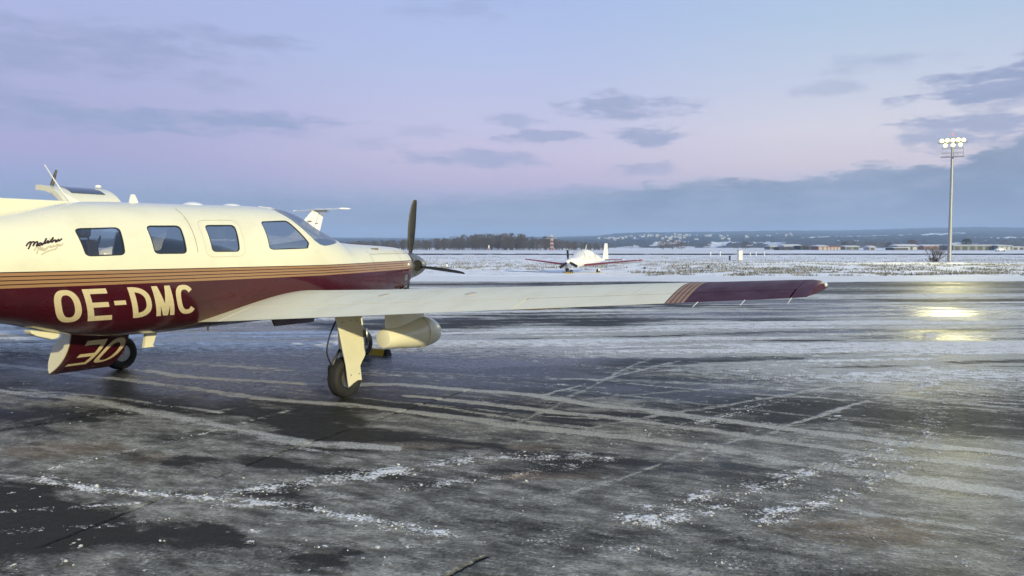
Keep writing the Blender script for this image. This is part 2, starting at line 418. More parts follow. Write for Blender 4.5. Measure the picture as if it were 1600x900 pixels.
FROST = [(p_, w_, s_ * 1.35) for p_, w_, s_ in FROST]
_r = random.Random(77)
for _ in range(58):     # faint old wheel marks crossing the apron
    x0 = _r.uniform(-9, 3); y0 = _r.uniform(4.6, 14.); a = _r.gauss(-.40, .07) if _r.random() < .75 else _r.gauss(.72, .15); L_ = _r.uniform(3, 11); b = _r.gauss(0, .015)
    FROST.append(([(x0 + math.cos(a + b * k) * L_ * k / 5, y0 + math.sin(a + b * k) * L_ * k / 5) for k in range(6)], _r.uniform(.012, .045), _r.uniform(.3, .85)))
def ground_masks(X, Y):
    """ice film, loose snow, sand, standing wet and relief of the apron, from world metres"""
    wx = X + .25 * (fbm(X * .9, Y * .9, 5) - .5); wy = Y + .25 * (fbm(X * .9, Y * .9, 9) - .5)
    fx = X + .05 * (fbm(X * 6, Y * 6, 15) - .5); fy = Y + .05 * (fbm(X * 6, Y * 6, 19) - .5)
    s = .92 * wx - .39 * wy; t = .39 * wx + .92 * wy
    ice = fbm(s * .35, t * 1.3, 21, 5, .55)
    fine = fbm(s * 2.2, t * 6., 31, 4, .6)
    grain = fbm(X * 22, Y * 22, 41, 3, .6)
    near = 1 - sstep(Y, 11., 17.)
    cov = .62 - .30 * sstep(Y, 6.0, 7.2) + .12 * sstep(X, 1.5, 3.5) * (1 - sstep(Y, 6., 8.))
    thr = .63 - .32 * cov
    ice_m = sstep(ice + .45 * (fine - .5), thr, thr + .20) * (.50 + .45 * fbm(s * 1.1, t * 2.2, 25, 3))
    for (cx, cy, rx, ry) in ICE:
        d = np.hypot((wx - cx) / rx, (wy - cy) / ry)
        ice_m = np.maximum(ice_m, (1 - sstep(d + .9 * (fine - .5), .5, 1.15)) * (.30 + .75 * fine))
    for (cx, cy, rx, ry) in DARK:
        d = np.hypot((wx - cx) / rx, (wy - cy) / ry)
        ice_m = ice_m * (.22 + .78 * sstep(d + 1.3 * (fine - .5) + .6 * (grain - .5) + .5 * (ice - .5), .55, 1.12))
    snow = np.zeros_like(X); fro = np.zeros_like(X)
    for pts, w, st in FROST:
        d = pline(wx, wy, pts)
        mk = (1 - sstep(d + .12 * (fine - .5), w * .5, w * 1.35)) * st * (.55 + .7 * fbm(s * .6, t * .6, 51, 3)) * (.5 + .9 * fine)
        ice_m = np.maximum(ice_m, mk * 1.2); fro = np.maximum(fro, mk)
    rag = fbm(X * 6., Y * 6., 61, 4, .7); amp = .25 + 1.1 * fbm(X * .9, Y * .9, 65, 3)
    for pts, w, st in TRACK:
        d = pline(fx, fy, pts)
        body = (1 - sstep(d + .12 * (rag - .5), w * .15, w * 1.7))
        tread = .55 + .45 * np.sin(d * 95.) * (d < w)
        snow = np.maximum(snow, 1.38 * body * st * (.05 + .95 * rag) * amp * (.75 + .35 * tread))
    # thin snow dust blown in long streaks, farther out
    s2 = X + .12 * Y; t2 = Y - .12 * X
    dust = fbm(s2 * .10, t2 * .95, 71, 5, .62)
    dust2 = fbm(s2 * .5, t2 * 3.2, 81, 4, .55)
    far = sstep(Y + .8 * np.clip(X, 0, 4), 9.6, 13.6)
    band = np.exp(-((Y - 38.5) / 2.6) ** 2) + .8 * np.exp(-((Y - 31.) / 1.2) ** 2)
    band = np.clip(.8 * band + .45 * sstep(Y, 26, 32) * sstep(X, 5, 11) * (1 - sstep(Y, 41, 44)), 0, 1)
    ice_m = ice_m * (1 - .8 * far) + far * (1 - .75 * band) * sstep(dust + .5 * (dust2 - .5), .30, .54) * .85
    fro = np.maximum(fro, far * sstep(dust + .5 * (dust2 - .5), .29, .50) * .95 * (1 - .8 * band))
    # wind-packed snow past the swept part
    edge = 43.5 + 2.2 * (fbm(X * .05, X * 0 + 3.3, 91) - .5) * 2 + 2.2 * (dust2 - .5) + 1.5 * (fbm(X * .3, Y * .15, 95) - .5)
    snow = np.maximum(snow, sstep(Y, edge - 1.6, edge + .6) * 1.3)
    snow = np.maximum(snow, far * sstep(dust + .5 * (dust2 - .5), .43, .60) * .9 * (1 - .9 * band))
    # loose speckle round the tracks in the foreground
    spk = sstep(fbm(X * 13, Y * 13, 101, 2), .70, .84) * sstep(fbm(X * .8, Y * .8, 111, 3), .40, .62)
    snow = np.maximum(snow, near * spk * .62)
    brown = np.zeros_like(X)
    for (cx, cy, rx, ry) in BROWN:
        d = np.hypot((wx - cx) / rx, (wy - cy) / ry)
        b = (1 - sstep(d + .8 * (fine - .5), .45, 1.1))
        brown = np.maximum(brown, b); ice_m = np.maximum(ice_m, b * .55)
    seam = np.full(X.shape, 9.)
    for pts in SEAM: seam = np.minimum(seam, pline(X + .02 * (fine - .5), Y, pts))
    sm = (1 - sstep(seam, .004, .014)) * near * sstep(fbm(X * 2., Y * 2., 141, 3), .36, .5)
    ice_m = np.clip(ice_m, 0, 1) * (1 - sm); snow = np.clip(snow, 0, 1.3) * (1 - .8 * sm)
    wet = sstep(fbm(X * .22, Y * .35, 121, 4), .38, .62)
    under = (1 - sstep(np.hypot((X + 2.6) / 4.6, (Y - 10.2) / 2.6) + .6 * (fine - .5), .6, 1.15))  # wet patch under the aeroplane, ice thinned there to darken it as contact shadow
    wet = np.maximum(wet, under * .75) * (1 - .65 * sstep(Y, 22, 29)); ice_m = ice_m * (1 - .6 * under)
    hgt = .010 * sstep(snow, .3, 1.1) * (.4 + grain) + .004 * ice_m * fine + .006 * (fbm(X * 3, Y * 3, 131, 3) - .5) - .012 * sm
    return ice_m, snow, brown, wet, sm, hgt, fro

def sheet(name, X, Y, Z, m, attrs=None, smooth=True):
    nr, nc = X.shape
    me = bpy.data.meshes.new(name)
    co = np.stack([X, Y, Z], -1).reshape(-1, 3).astype(np.float32)
    idx = np.arange(nr * nc).reshape(nr, nc)
    q = np.stack([idx[:-1, :-1], idx[:-1, 1:], idx[1:, 1:], idx[1:, :-1]], -1).reshape(-1, 4)
    me.vertices.add(len(co)); me.vertices.foreach_set('co', co.ravel())
    me.loops.add(q.size); me.loops.foreach_set('vertex_index', q.ravel().astype(np.int32))
    me.polygons.add(len(q)); me.polygons.foreach_set('loop_start', np.arange(0, q.size, 4, dtype=np.int32))
    me.update(calc_edges=True); me.validate()
    if smooth: me.shade_smooth()
    for k, a in (attrs or {}).items():
        at_ = me.attributes.new(k, 'FLOAT', 'POINT'); at_.data.foreach_set('value', np.ascontiguousarray(a, dtype=np.float32).ravel())
    o = bpy.data.objects.new(name, me); COL.objects.link(o); me.materials.append(m)
    return o

def apron_material():
    m = bpy.data.materials.new('icy_asphalt'); m.use_nodes = True
    t = m.node_tree; t.nodes.clear(); N = NT(t)
    oc = t.nodes.new('ShaderNodeTexCoord').outputs['Object']
    A = lambda k: N.n('ShaderNodeAttribute', 2, attribute_name=k)
    ice, snow, brown, wet, sm, frost = A('ice'), A('snow'), A('brown'), A('wet'), A('seam'), A('frost')
    g1 = N.noise(oc, 48., 3., .65); g2 = N.noise(oc, 13., 5., .7); g3 = N.noise(oc, 150., 2., .6)
    sk = N.comb(N.vm('DOT_PRODUCT', oc, (.92, -.39, 0), 1), N.vm('DOT_PRODUCT', oc, (.39, .92, 0), 1), 0.)
    big = N.noise(N.vm('MULTIPLY', sk, (1.5, 3.6, 1.)), 1., 9., .70)
    big2 = N.noise(N.vm('MULTIPLY', sk, (4., 7., 1.)), 1.3, 8., .72)
    fl = N.noise(N.vm('MULTIPLY', oc, (30., 55., 30.)), 1., 4., .7)
    h = lambda q, k: N.m('MULTIPLY', N.m('SUBTRACT', q, .5), k)
    asph = N.mix(N.mr(g3, .3, .75), (.016, .0155, .0135), (.056, .054, .046))
    asph = N.mix(N.mr(g2, .55, .8, 0., .6), asph, (.075, .072, .062))
    asph = N.mix(sm, asph, (.006, .006, .006))
    icem = N.mr(N.m('ADD', ice, N.m('ADD', h(big, 2.5), h(g1, 1.0))), .12, 1.0, smooth=False)
    icem = N.m('MULTIPLY', icem, N.mr(ice, .0, .15))
    frm = N.mr(N.m('ADD', frost, N.m('ADD', h(big2, 2.2), h(g1, .8))), .32, .85)
    frm = N.m('MULTIPLY', frm, N.mr(frost, .03, .2))
    snm = N.mr(N.m('ADD', snow, N.m('ADD', h(big2, 2.8), h(g1, 1.9))), .46, .86)
    snm = N.m('MULTIPLY', snm, N.mr(snow, .05, .25))
    icec = N.mix(N.mr(big2, .32, .68), (.14, .135, .112), (.47, .458, .395))
    icec = N.mix(N.m('MULTIPLY', brown, N.mr(g1, .35, .65)), icec, (.24, .155, .085))
    icec = N.mix(N.mr(fl, .47, .36, 0., .7), icec, (.05, .049, .045))
    c = N.mix(icem, asph, icec)
    c = N.mix(N.m('MULTIPLY', N.m('MULTIPLY', N.mr(icem, .05, .35), N.mr(fl, .56, .64)), N.mr(big2, .47, .58)), c, (.58, .58, .55))
    c = N.mix(N.m('MULTIPLY', frm, .85), c, N.mix(N.mr(g1, .35, .65), (.32, .316, .28), (.62, .615, .565)))
    snc = N.mix(N.mr(g1, .3, .7), (.70, .695, .67), (.92, .925, .92))
    snc = N.mix(N.m('MULTIPLY', brown, .8), snc, (.38, .26, .15))
    c = N.mix(snm, c, snc)
    rg = N.mixf(wet, .52, .20)
    rg = N.m('ADD', rg, N.mr(g2, .3, .7, -.05, .10))
    rg = N.mixf(N.m('MULTIPLY', icem, .75), rg, .40)
    rg = N.mixf(snm, rg, .58)
    bh = N.m('ADD', N.m('MULTIPLY', g3, N.mixf(wet, .5, .22)), N.m('ADD', N.m('MULTIPLY', snm, 1.8), N.m('MULTIPLY', icem, N.m('ADD', N.m('MULTIPLY', fl, 1.4), g2))))
    bmp = N.n('ShaderNodeBump', i_Strength=.9, i_Distance=.009, i_Height=bh)
    p = N.n('ShaderNodeBsdfPrincipled', None, i_Base_Color=c, i_Roughness=rg, i_Normal=bmp)
    t.links.new(N.mixf(wet, .07, .22), p.inputs['Specular IOR Level'])
    o = t.nodes.new('ShaderNodeOutputMaterial'); t.links.new(p.outputs[0], o.inputs[0])
    return m
M['apron'] = apron_material()

OY = -3.0
NR, NC = 600, 660
inv = np.linspace(1 / 4.6, 1 / 84., NR)
dist = 1 / inv
th = np.tan(np.linspace(R(-44), R(44), NC))
AX = dist[:, None] * th[None, :]
AY = np.repeat((dist + OY)[:, None], NC, 1)
ice_, snow_, brown_, wet_, seam_, hgt_, frost_ = ground_masks(AX, AY)
gzv = -0.0104 * np.clip(AY - 12., 0, 48.)
apron = sheet('apron', AX, AY, gzv + hgt_, M['apron'], dict(ice=ice_, snow=snow_, brown=brown_, wet=wet_, seam=seam_, frost=frost_))
tag(apron, kind='structure')

def simple_sheet(name, xs, ys, fz, m):
    X, Y = np.meshgrid(np.array(xs, float), np.array(ys, float))
    o = sheet(name, X, Y, fz(X, Y), m); return tag(o, kind='structure')
M['tarmac'] = mat('outer_asphalt', (.05, .05, .05), .4, noise=.4, nscale=.8, bump=.3, bscale=60)
simple_sheet('pavement', [-120, -60, -30, -15, 0, 15, 30, 60, 120], [-80, -40, -20, -5, 5, 12, 25, 40, 60], lambda X, Y: -0.0104 * np.clip(Y - 12., 0, 48.) - .06, M['tarmac'])

def snow_material():
    m = bpy.data.materials.new('field_snow'); m.use_nodes = True
    t = m.node_tree; t.nodes.clear(); N = NT(t)
    oc = t.nodes.new('ShaderNodeTexCoord').outputs['Object']
    x, y, z = N.sep(oc)
    a = N.noise(N.vm('MULTIPLY', oc, (.25, .6, 1.)), 1., 6., .65)
    b = N.noise(N.vm('MULTIPLY', oc, (.5, 1.6, 1.)), 2.6, 4., .6)
    c = N.mix(N.mr(b, .3, .7), (.84, .845, .855), (.94, .94, .94))
    grass = N.m('MULTIPLY', N.mr(N.m('ADD', a, N.m('MULTIPLY', N.m('SUBTRACT', b, .5), .6)), .50, .68), N.m('MULTIPLY', N.mr(y, 50., 60.), N.mr(y, 260., 120., .25, .8)))
    c = N.mix(grass, c, (.16, .15, .10))
    big = N.noise(N.vm('MULTIPLY', oc, (.01, .05, 1.)), 1., 4., .6)
    c = N.mix(N.m('MULTIPLY', N.mr(big, .45, .65), N.mr(y, 220., 300., 0., .55)), c, (.30, .28, .26))
    bmp = N.n('ShaderNodeBump', i_Strength=.8, i_Distance=.12, i_Height=b)
    p = N.n('ShaderNodeBsdfPrincipled', None, i_Base_Color=c, i_Roughness=.7, i_Normal=bmp)
    o = t.nodes.new('ShaderNodeOutputMaterial'); t.links.new(p.outputs[0], o.inputs[0])
    return m
M['snow'] = snow_material()
fy_ = np.concatenate([np.linspace(47, 130, 240), np.linspace(131, 400, 60), [600, 900, 1500, 3000, 9000]])
ft = np.tan(np.linspace(R(-52), R(52), 300))
FX = fy_[:, None] * ft[None, :]; FY = np.repeat(fy_[:, None], 300, 1)
FZ = -0.0104 * np.clip(FY - 12., 0, 48.) - .05
rise = sstep(FY, 50., 55. ) * (1 - sstep(FY, 400, 600))
bumps = fbm(FX * .35, FY * .5, 201, 4) - .42
FZ = FZ + rise * (.06 + .26 * np.maximum(bumps, 0) * (1 - .7 * sstep(FY, 90, 140))) + .22 * np.exp(-((FY - 72) / 9.) ** 2) * sstep(FX, 8, 18) * (.5 + fbm(FX * .12, FY * .2, 211, 3)) * rise
def field_z(x, y):
    j = int(np.clip(np.searchsorted(fy_, y), 1, len(fy_) - 1)); i = int(np.clip(np.searchsorted(ft * fy_[j], x), 1, 299))
    return float(FZ[j, i])
tag(sheet('snow_field', FX, FY, FZ, M['snow']), kind='structure')

M['runway'] = mat('swept_runway', (.012, .013, .016), 1., spec=0., noise=.3, nscale=.05)
simple_sheet('runway', np.linspace(-400, 400, 9), [194, 210, 226], lambda X, Y: X * 0 - .5 + .03, M['runway'])

# ---- crumbs of frozen slush on the apron
def crumbs():
    n = 260000
    inv_ = RNG.uniform(1 / 15., 1 / 3.6, n); y = 1 / inv_
    x = y * RNG.uniform(-.70, .70, n)
    ic, sn_, br, we, se, hg, _f = ground_masks(x[:, None], y[:, None])
    p = np.clip(sn_[:, 0] * .55 - .12, 0, 1) + .0015
    keep = RNG.uniform(0, 1, n) < p * .34
    x, y, hg, sn_ = x[keep], y[keep], hg[keep, 0], sn_[keep, 0]
    n = len(x)
    ico = bmesh.new(); bmesh.ops.create_icosphere(ico, subdivisions=1, radius=1.)
    bv = np.array([v.co[:] for v in ico.verts]); bf = np.array([[v.index for v in f.verts] for f in ico.faces]); ico.free()
    size = .0022 + .0065 * RNG.power(.35, n) ** 2 + .006 * (RNG.uniform(0, 1, n) > .995)
    sc = size[:, None] * RNG.uniform(.6, 1.5, (n, 3)) * np.array([1.25, 1., .6])
    ang = RNG.uniform(0, 6.28, n); ca, sa = np.cos(ang), np.sin(ang)
    V = bv[None] * (1 + RNG.uniform(-.3, .3, (n, len(bv), 1))) * sc[:, None]
    vx = V[..., 0] * ca[:, None] - V[..., 1] * sa[:, None]; vy = V[..., 0] * sa[:, None] + V[..., 1] * ca[:, None]
    V = np.stack([vx + x[:, None], vy + y[:, None], V[..., 2] + (hg - .0104 * np.clip(y - 12, 0, 48) + sc[:, 2] * .4)[:, None]], -1).reshape(-1, 3)
    F = (bf[None] + (np.arange(n) * len(bv))[:, None, None]).reshape(-1, 3)
    me = bpy.data.meshes.new('slush_crumbs'); me.from_pydata(V.tolist(), [], F.tolist()); me.update()
    o = bpy.data.objects.new('slush_crumbs', me); COL.objects.link(o); me.materials.append(M['crumb'])
    tag(o, 'loose crumbs of frozen slush scattered over the dark wet apron', 'slush', kind='stuff')
M['crumb'] = mat('frozen_slush', (.62, .62, .60), .45, noise=.2, nscale=40)
crumbs()

# ---- dry grass poking out of the snow
def field_zv(x, y):
    j = np.clip(np.searchsorted(fy_, y), 1, len(fy_) - 1); i = np.clip(np.searchsorted(ft, x / y), 1, 299)
    return FZ[j, i]
def grass():
    n = 110000
    y = 1 / RNG.uniform(1 / 165., 1 / 54., n)
    x = y * RNG.uniform(-.22, .74, n)
    clump = fbm(x * .5, y * .32, 301, 4, .62)
    w = .10 * np.exp(-((y - 84) / 10.) ** 2) * (x < 9) + .07 * (x > 9) * (1 - sstep(y, 95, 125)) + .30 * (fbm(x * .07, y * .11, 311, 3) - .5)
    keep = (clump + w > .57) & ((x > 9) | (y > 68))
    x, y = x[keep], y[keep]; n = len(x)
    z = field_zv(x, y) - .04
    a = RNG.uniform(0, 6.28, n); hw_ = RNG.uniform(.014, .05, n); h = RNG.uniform(.06, .20, n) * (1 + 1.2 * (RNG.uniform(0, 1, n) < .05))
    c, s_ = np.cos(a) * hw_, np.sin(a) * hw_; lx, ly = RNG.uniform(-.14, .14, n), RNG.uniform(-.1, .1, n)
    V = np.stack([np.stack([x - c, y - s_, z], -1), np.stack([x + c, y + s_, z], -1), np.stack([x + lx, y + ly, z + h], -1)], 1).reshape(-1, 3)
    o = make('dry_grass', V.tolist(), np.arange(3 * n).reshape(-1, 3).tolist(), M['grass'])
    tag(o, 'dry winter grass poking through the snow beyond the apron', 'grass', kind='stuff')
M['grass'] = mat('withered_grass', (.17, .155, .095), .8, noise=.5, nscale=.6)
grass()

# ================================================================== the cream and maroon aeroplane
PSI = R(30.1)
plane = empty('propeller_airplane', (-3.35, 9.15, 0), R(90) - PSI,
              'large cream and maroon single-engine aeroplane with open cabin door on the wet apron', 'airplane')
ST = np.array([
 [-5.05,1.54,1.36,.05],[-4.4,1.62,1.23,.18],[-3.4,1.735,1.05,.39],[-2.36,1.868,.868,.555],[-1.9,1.958,.744,.615],[-1.69,1.985,.703,.633],
 [-1.33,2.003,.668,.652],[-.78,2.012,.656,.664],[-.3,2.021,.66,.668],[.36,2.036,.665,.662],[.76,2.026,.675,.652],[1.02,1.962,.683,.64],[1.14,1.897,.688,.634],
 [1.52,1.737,.70,.605],[1.78,1.63,.718,.58],[2.13,1.596,.745,.535],[2.6,1.575,.795,.465],[2.9,1.56,.835,.41],[3.05,1.55,.865,.375],[3.2,1.532,.915,.315],[3.33,1.49,.985,.235],[3.42,1.43,1.06,.15]])
def herm(xs, ys, x):
    x = np.asarray(x, float); h = np.diff(xs); d = np.diff(ys) / h
    mm = np.zeros_like(ys); mm[0] = d[0]; mm[-1] = d[-1]
    for i in range(1, len(xs) - 1):
        mm[i] = 0 if d[i-1] * d[i] <= 0 else 3 * (h[i-1] + h[i]) / ((2 * h[i] + h[i-1]) / d[i-1] + (h[i] + 2 * h[i-1]) / d[i])
    i = np.clip(np.searchsorted(xs, x) - 1, 0, len(h) - 1); t = (x - xs[i]) / h[i]
    return (2*t**3-3*t**2+1)*ys[i] + (t**3-2*t**2+t)*h[i]*mm[i] + (-2*t**3+3*t**2)*ys[i+1] + (t**3-t**2)*h[i]*mm[i+1]
def prof(x):
    return herm(ST[:, 0], ST[:, 1], x), herm(ST[:, 0], ST[:, 2], x), herm(ST[:, 0], ST[:, 3], x)
NE = 2.2
_TX = np.linspace(-5.05, 3.42, 1695); _TP = np.stack(prof(_TX), -1).tolist()
def fprof(x):
    u = min(max((x + 5.05) / .005, 0.), 1693.999); i = int(u); u -= i; a, b = _TP[i], _TP[i + 1]
    return a[0] + (b[0] - a[0]) * u, a[1] + (b[1] - a[1]) * u, a[2] + (b[2] - a[2]) * u
def hw(x, z):
    zt, zb, w = fprof(x); zc = (zt + zb) / 2; a = (zt - zb) / 2
    u = min(abs((z - zc) / a), 1.)
    return float(w * (1 - u ** NE) ** (1 / NE))
def surf(x, z, side=-1, off=0.):
    e = .01
    y = hw(x, z); gx = -(hw(x + e, z) - hw(x - e, z)) / (2 * e); g_z = -(hw(x, z + e) - hw(x, z - e)) / (2 * e)
    n = Vector((gx, 1., g_z)).normalized()
    p = Vector((x, y, z)) + n * off
    return Vector((p.x, p.y * -1 if side < 0 else p.y, p.z))
def section(x, th):
    zt, zb, w = fprof(x); c, s = math.cos(th), math.sin(th)
    r = lambda v: math.copysign(abs(v) ** (2 / NE), v)
    return Vector((x, float(w) * r(c), float((zt + zb) / 2 + (zt - zb) / 2 * r(s))))

# ---- fuselage shell
xs = np.unique(np.concatenate([np.linspace(-5.05, -2.4, 26), np.linspace(-2.4, .6, 60), np.linspace(.6, 2.2, 52), np.linspace(2.2, 3.0, 16), np.linspace(3.0, 3.42, 18)]))
SEG = 80
v, f = [], []
for x in xs:
    for k in range(SEG): v.append(section(x, 2 * math.pi * k / SEG))
for i in range(len(xs) - 1):
    for k in range(SEG):
        k2 = (k + 1) % SEG
        f.append((i * SEG + k, (i + 1) * SEG + k, (i + 1) * SEG + k2, i * SEG + k2))
f.append(tuple(range(SEG))); f.append(tuple((len(xs) - 1) * SEG + k for k in range(SEG))[::-1])
fus = make('fuselage', v, f, 'fus', plane, True)
bm = bmesh.new(); bm.from_mesh(fus.data); bmesh.ops.recalc_face_normals(bm, faces=bm.faces); bm.to_mesh(fus.data); bm.free()
fus.data.materials.append(M['trim'])
so = fus.modifiers.new('s', 'SOLIDIFY'); so.thickness = .022; so.offset = -1; so.material_offset = 1; so.material_offset_rim = 0

def dense(poly, step=.03):
    out = []
    for i, a in enumerate(poly):
        b = poly[(i + 1) % len(poly)]; L = math.dist(a, b); k = max(1, int(L / step))
        out += [(a[0] + (b[0] - a[0]) * j / k, a[1] + (b[1] - a[1]) * j / k) for j in range(k)]
    return out
def rounded(poly, k=.22, n=5):
    out = []
    m_ = len(poly)
    for i in range(m_):
        a, b, c = Vector(poly[i - 1]), Vector(poly[i]), Vector(poly[(i + 1) % m_])
        p0 = b + (a - b) * k; p1 = b + (c - b) * min(k, k)
        for j in range(n + 1):
            t = j / n
            out.append(tuple((p0 * (1 - t) + b * t) * (1 - t) + (b * (1 - t) + p1 * t) * t))
    return out
WIN = [rounded([(-2.0, 1.722), (-1.575, 1.742), (-1.585, 1.478), (-1.955, 1.468)], .16),
       rounded([(-1.305, 1.762), (-.915, 1.772), (-.925, 1.486), (-1.29, 1.486)], .16),
       rounded([(-.625, 1.784), (-.225, 1.794), (-.265, 1.502), (-.625, 1.502)], .16),
       rounded([(.165, 1.842), (.60, 1.866), (.81, 1.60), (.765, 1.534), (.155, 1.520)], .13)]
SHIELD_LOW = [(.60, 2.2), (.60, 1.965), (.66, 1.90), (.72, 1.83), (.83, 1.712), (.92, 1.63), (1.0, 1.583), (1.08, 1.567), (1.20, 1.572), (1.42, 1.60), (1.70, 1.672), (1.74, 2.2)]
cut = MB()
side = lambda s: (lambda u, w_, d: (u, s * d, w_))
for i, w_ in enumerate(WIN):
    cut.prism(w_, side(-1), .25, 1.1)
    if i != 1: cut.prism(w_, side(1), .25, 1.1)
cut.prism(SHIELD_LOW, side(1), -1.0, 1.0)
DX0, DX1 = -1.53, -.88
cut.prism(rounded([(DX0, .735), (DX0, 1.925), (DX1, 1.925), (DX1, .735)], .1), side(1), .2, 1.2)
cutter = cut.build('cutter', None, plane)
bo = fus.modifiers.new('b', 'BOOLEAN'); bo.object = cutter; bo.operation = 'DIFFERENCE'; bo.solver = 'EXACT'
bpy.context.view_layer.update()
dg = bpy.context.evaluated_depsgraph_get()
nm = bpy.data.meshes.new_from_object(fus.evaluated_get(dg))
fus.modifiers.clear(); fus.data = nm; nm.name = 'fuselage'
bpy.data.objects.remove(cutter)
nm.shade_smooth(); sharp(fus, 40)

# ---- panes
def pane(poly, s, name='window_pane'):
    poly = dense(poly)
    cx = sum(p[0] for p in poly) / len(poly); cz = sum(p[1] for p in poly) / len(poly)
    v, f = [], []; rings = 6; n = len(poly)
    for r_ in range(1, rings + 1):
        for (x, z) in poly:
            v.append(surf(cx + (x - cx) * r_ / rings, cz + (z - cz) * r_ / rings, s, -.008))
    v.append(surf(cx, cz, s, -.008))
    for i in range(n): f.append((len(v) - 1, i, (i + 1) % n))
    for r_ in range(rings - 1):
        for i in range(n): f.append((r_ * n + i, (r_ + 1) * n + i, (r_ + 1) * n + (i + 1) % n, r_ * n + (i + 1) % n))
    o = make(name, v, f, 'glass', plane, True)
    # black sealing strip round the pane
    g = MB(); pts = [surf(x, z, s, -.004) for x, z in poly]; c3 = sum(pts, Vector()) / len(pts)
    vv, ff = [], []
    for p in pts: vv += [p, p + (c3 - p).normalized() * .014 + Vector((0, .001 * s, 0))]
    for i in range(n): j = (i + 1) % n; ff.append((2 * i, 2 * j, 2 * j + 1, 2 * i + 1))
    make('seal', vv, ff, 'gasket', o)
    return o
for i, w_ in enumerate(WIN):
    pane(w_, -1)
    if i != 1: pane(w_, 1)
# windshield: the fuselage skin between the roof edge and the sill, set in by a few millimetres
sl = np.array(SHIELD_LOW[1:-1]); gx_ = np.linspace(.61, 1.695, 40)
v, f = [], []
NTH = 36
for x in gx_:
    zl = float(np.interp(x, sl[:, 0], sl[:, 1])); zt, zb, w = prof(x); a = float(zt - zb) / 2; zc = float(zt + zb) / 2
    sv = max(-.999, min(.999, (zl - zc) / a)); th0 = math.asin(math.copysign(abs(sv) ** (NE / 2), sv))
    for k in range(NTH):
        th_ = th0 + (math.pi - 2 * th0) * k / (NTH - 1); p = section(x, th_)
        v.append((p.x, p.y * .992, p.z - .006))
for i in range(len(gx_) - 1):
    for k in range(NTH - 1): f.append((i * NTH + k, (i + 1) * NTH + k, (i + 1) * NTH + k + 1, i * NTH + k + 1))
ws = make('windshield', v, f, 'glass', plane, True)
cp = MB(); cp.tube([(x, 0, float(prof(x)[0]) - .004) for x in np.linspace(.6, 1.72, 14)], .016, 6); cp.build('center_post', 'cream', ws, True)

# ---- writing and trim on the right side
def ribbon(name, pts, w, m, parent, s=-1, off=.002, closed=False):
    P = [Vector((a, b)) for a, b in pts]; n = len(P); v, f = [], []
    for i in range(n):
        a = P[i - 1] if (i > 0 or closed) else P[i]; b = P[(i + 1) % n] if (i < n - 1 or closed) else P[i]
        t = (b - a); t = t.normalized() if t.length > 1e-9 else Vector((1, 0)); q = Vector((-t.y, t.x)) * (w[i] if hasattr(w, '__len__') else w) / 2
        for k in (-1, 0, 1):
            p = P[i] + q * k; v.append(surf(p.x, p.y, s, off))
    for i in range(n if closed else n - 1):
        j = (i + 1) % n
        for k in (0, 1): f.append((3 * i + k, 3 * j + k, 3 * j + k + 1, 3 * i + k + 1))
    return make(name, v, f, m, parent)
def curve(pts, n=8):
    P = [Vector(p) for p in pts]; out = []
    for i in range(len(P) - 1):
        p0 = P[max(i - 1, 0)]; p1 = P[i]; p2 = P[i + 1]; p3 = P[min(i + 2, len(P) - 1)]
        for k in range(n):
            t = k / n; out.append(tuple(.5 * ((2 * p1) + (p2 - p0) * t + (2 * p0 - 5 * p1 + 4 * p2 - p3) * t * t + (3 * p1 - p0 - 3 * p2 + p3) * t ** 3)))
    out.append(tuple(P[-1])); return out
def glyph(ch, w, h, sw):
    """quads (u, v) of a heavy sans capital; u across 0..w, v up 0..h"""
    Q = []
    def rect(a, b, c, d, nx=2, ny=6):
        for i in range(nx):
            for j in range(ny):
                u0, u1 = a + (c - a) * i / nx, a + (c - a) * (i + 1) / nx; v0, v1 = b + (d - b) * j / ny, b + (d - b) * (j + 1) / ny
                Q.append([(u0, v0), (u1, v0), (u1, v1), (u0, v1)])
    def ring(t0, t1, n, e=2.5, half=False):
        r = lambda q: math.copysign(abs(q) ** (2 / e), q)
        cx, rx = (sw * .2, w - sw * .2) if half else (w / 2, w / 2)
        for i in range(n):
            a, b = t0 + (t1 - t0) * i / n, t0 + (t1 - t0) * (i + 1) / n
            o = lambda t, k: (cx + (rx - k * sw) * r(math.cos(t)), h / 2 + (h / 2 - k * sw * .86) * r(math.sin(t)))
            for k in (0, .5):
                Q.append([o(a, k), o(b, k), o(b, k + .5), o(a, k + .5)])
    if ch == 'O': ring(0, 2 * math.pi, 40)
    if ch == 'C': ring(R(38), R(322), 32)
    if ch == 'D':
        rect(0, 0, sw, h); ring(-math.pi / 2, math.pi / 2, 22, 2.6, True)
    if ch == 'E':
        rect(0, 0, sw, h)
        for v0 in (0, h / 2 - sw * .42, h - sw * .86): rect(sw, v0, w * (.93 if 0 < v0 < h * .6 else 1.), v0 + sw * .86, 4, 2)
    if ch == 'M':
        rect(0, 0, sw * .9, h); rect(w - sw * .9, 0, w, h)
        for sgn in (0, 1):
            for j in range(6):
                a, b = j / 6, (j + 1) / 6
                e0 = lambda t: sw * .1 + (w / 2 - sw * .1 - sw * .5) * t
                q = [(e0(a), h * (1 - a)), (e0(a) + sw, h * (1 - a)), (e0(b) + sw, h * (1 - b)), (e0(b), h * (1 - b))]
                Q.append([(w - u, v_) for u, v_ in q][::-1] if sgn else q)
    if ch == '-': rect(0, h * .46, w, h * .60, 3, 2)
    return Q
Z0, Z1 = .874, 1.178
reg = {'O': (-2.25, .212), 'E': (-1.994, .212), '-': (-1.745, .112), 'D': (-1.581, .203), 'M': (-1.338, .20), 'C': (-1.102, .218)}
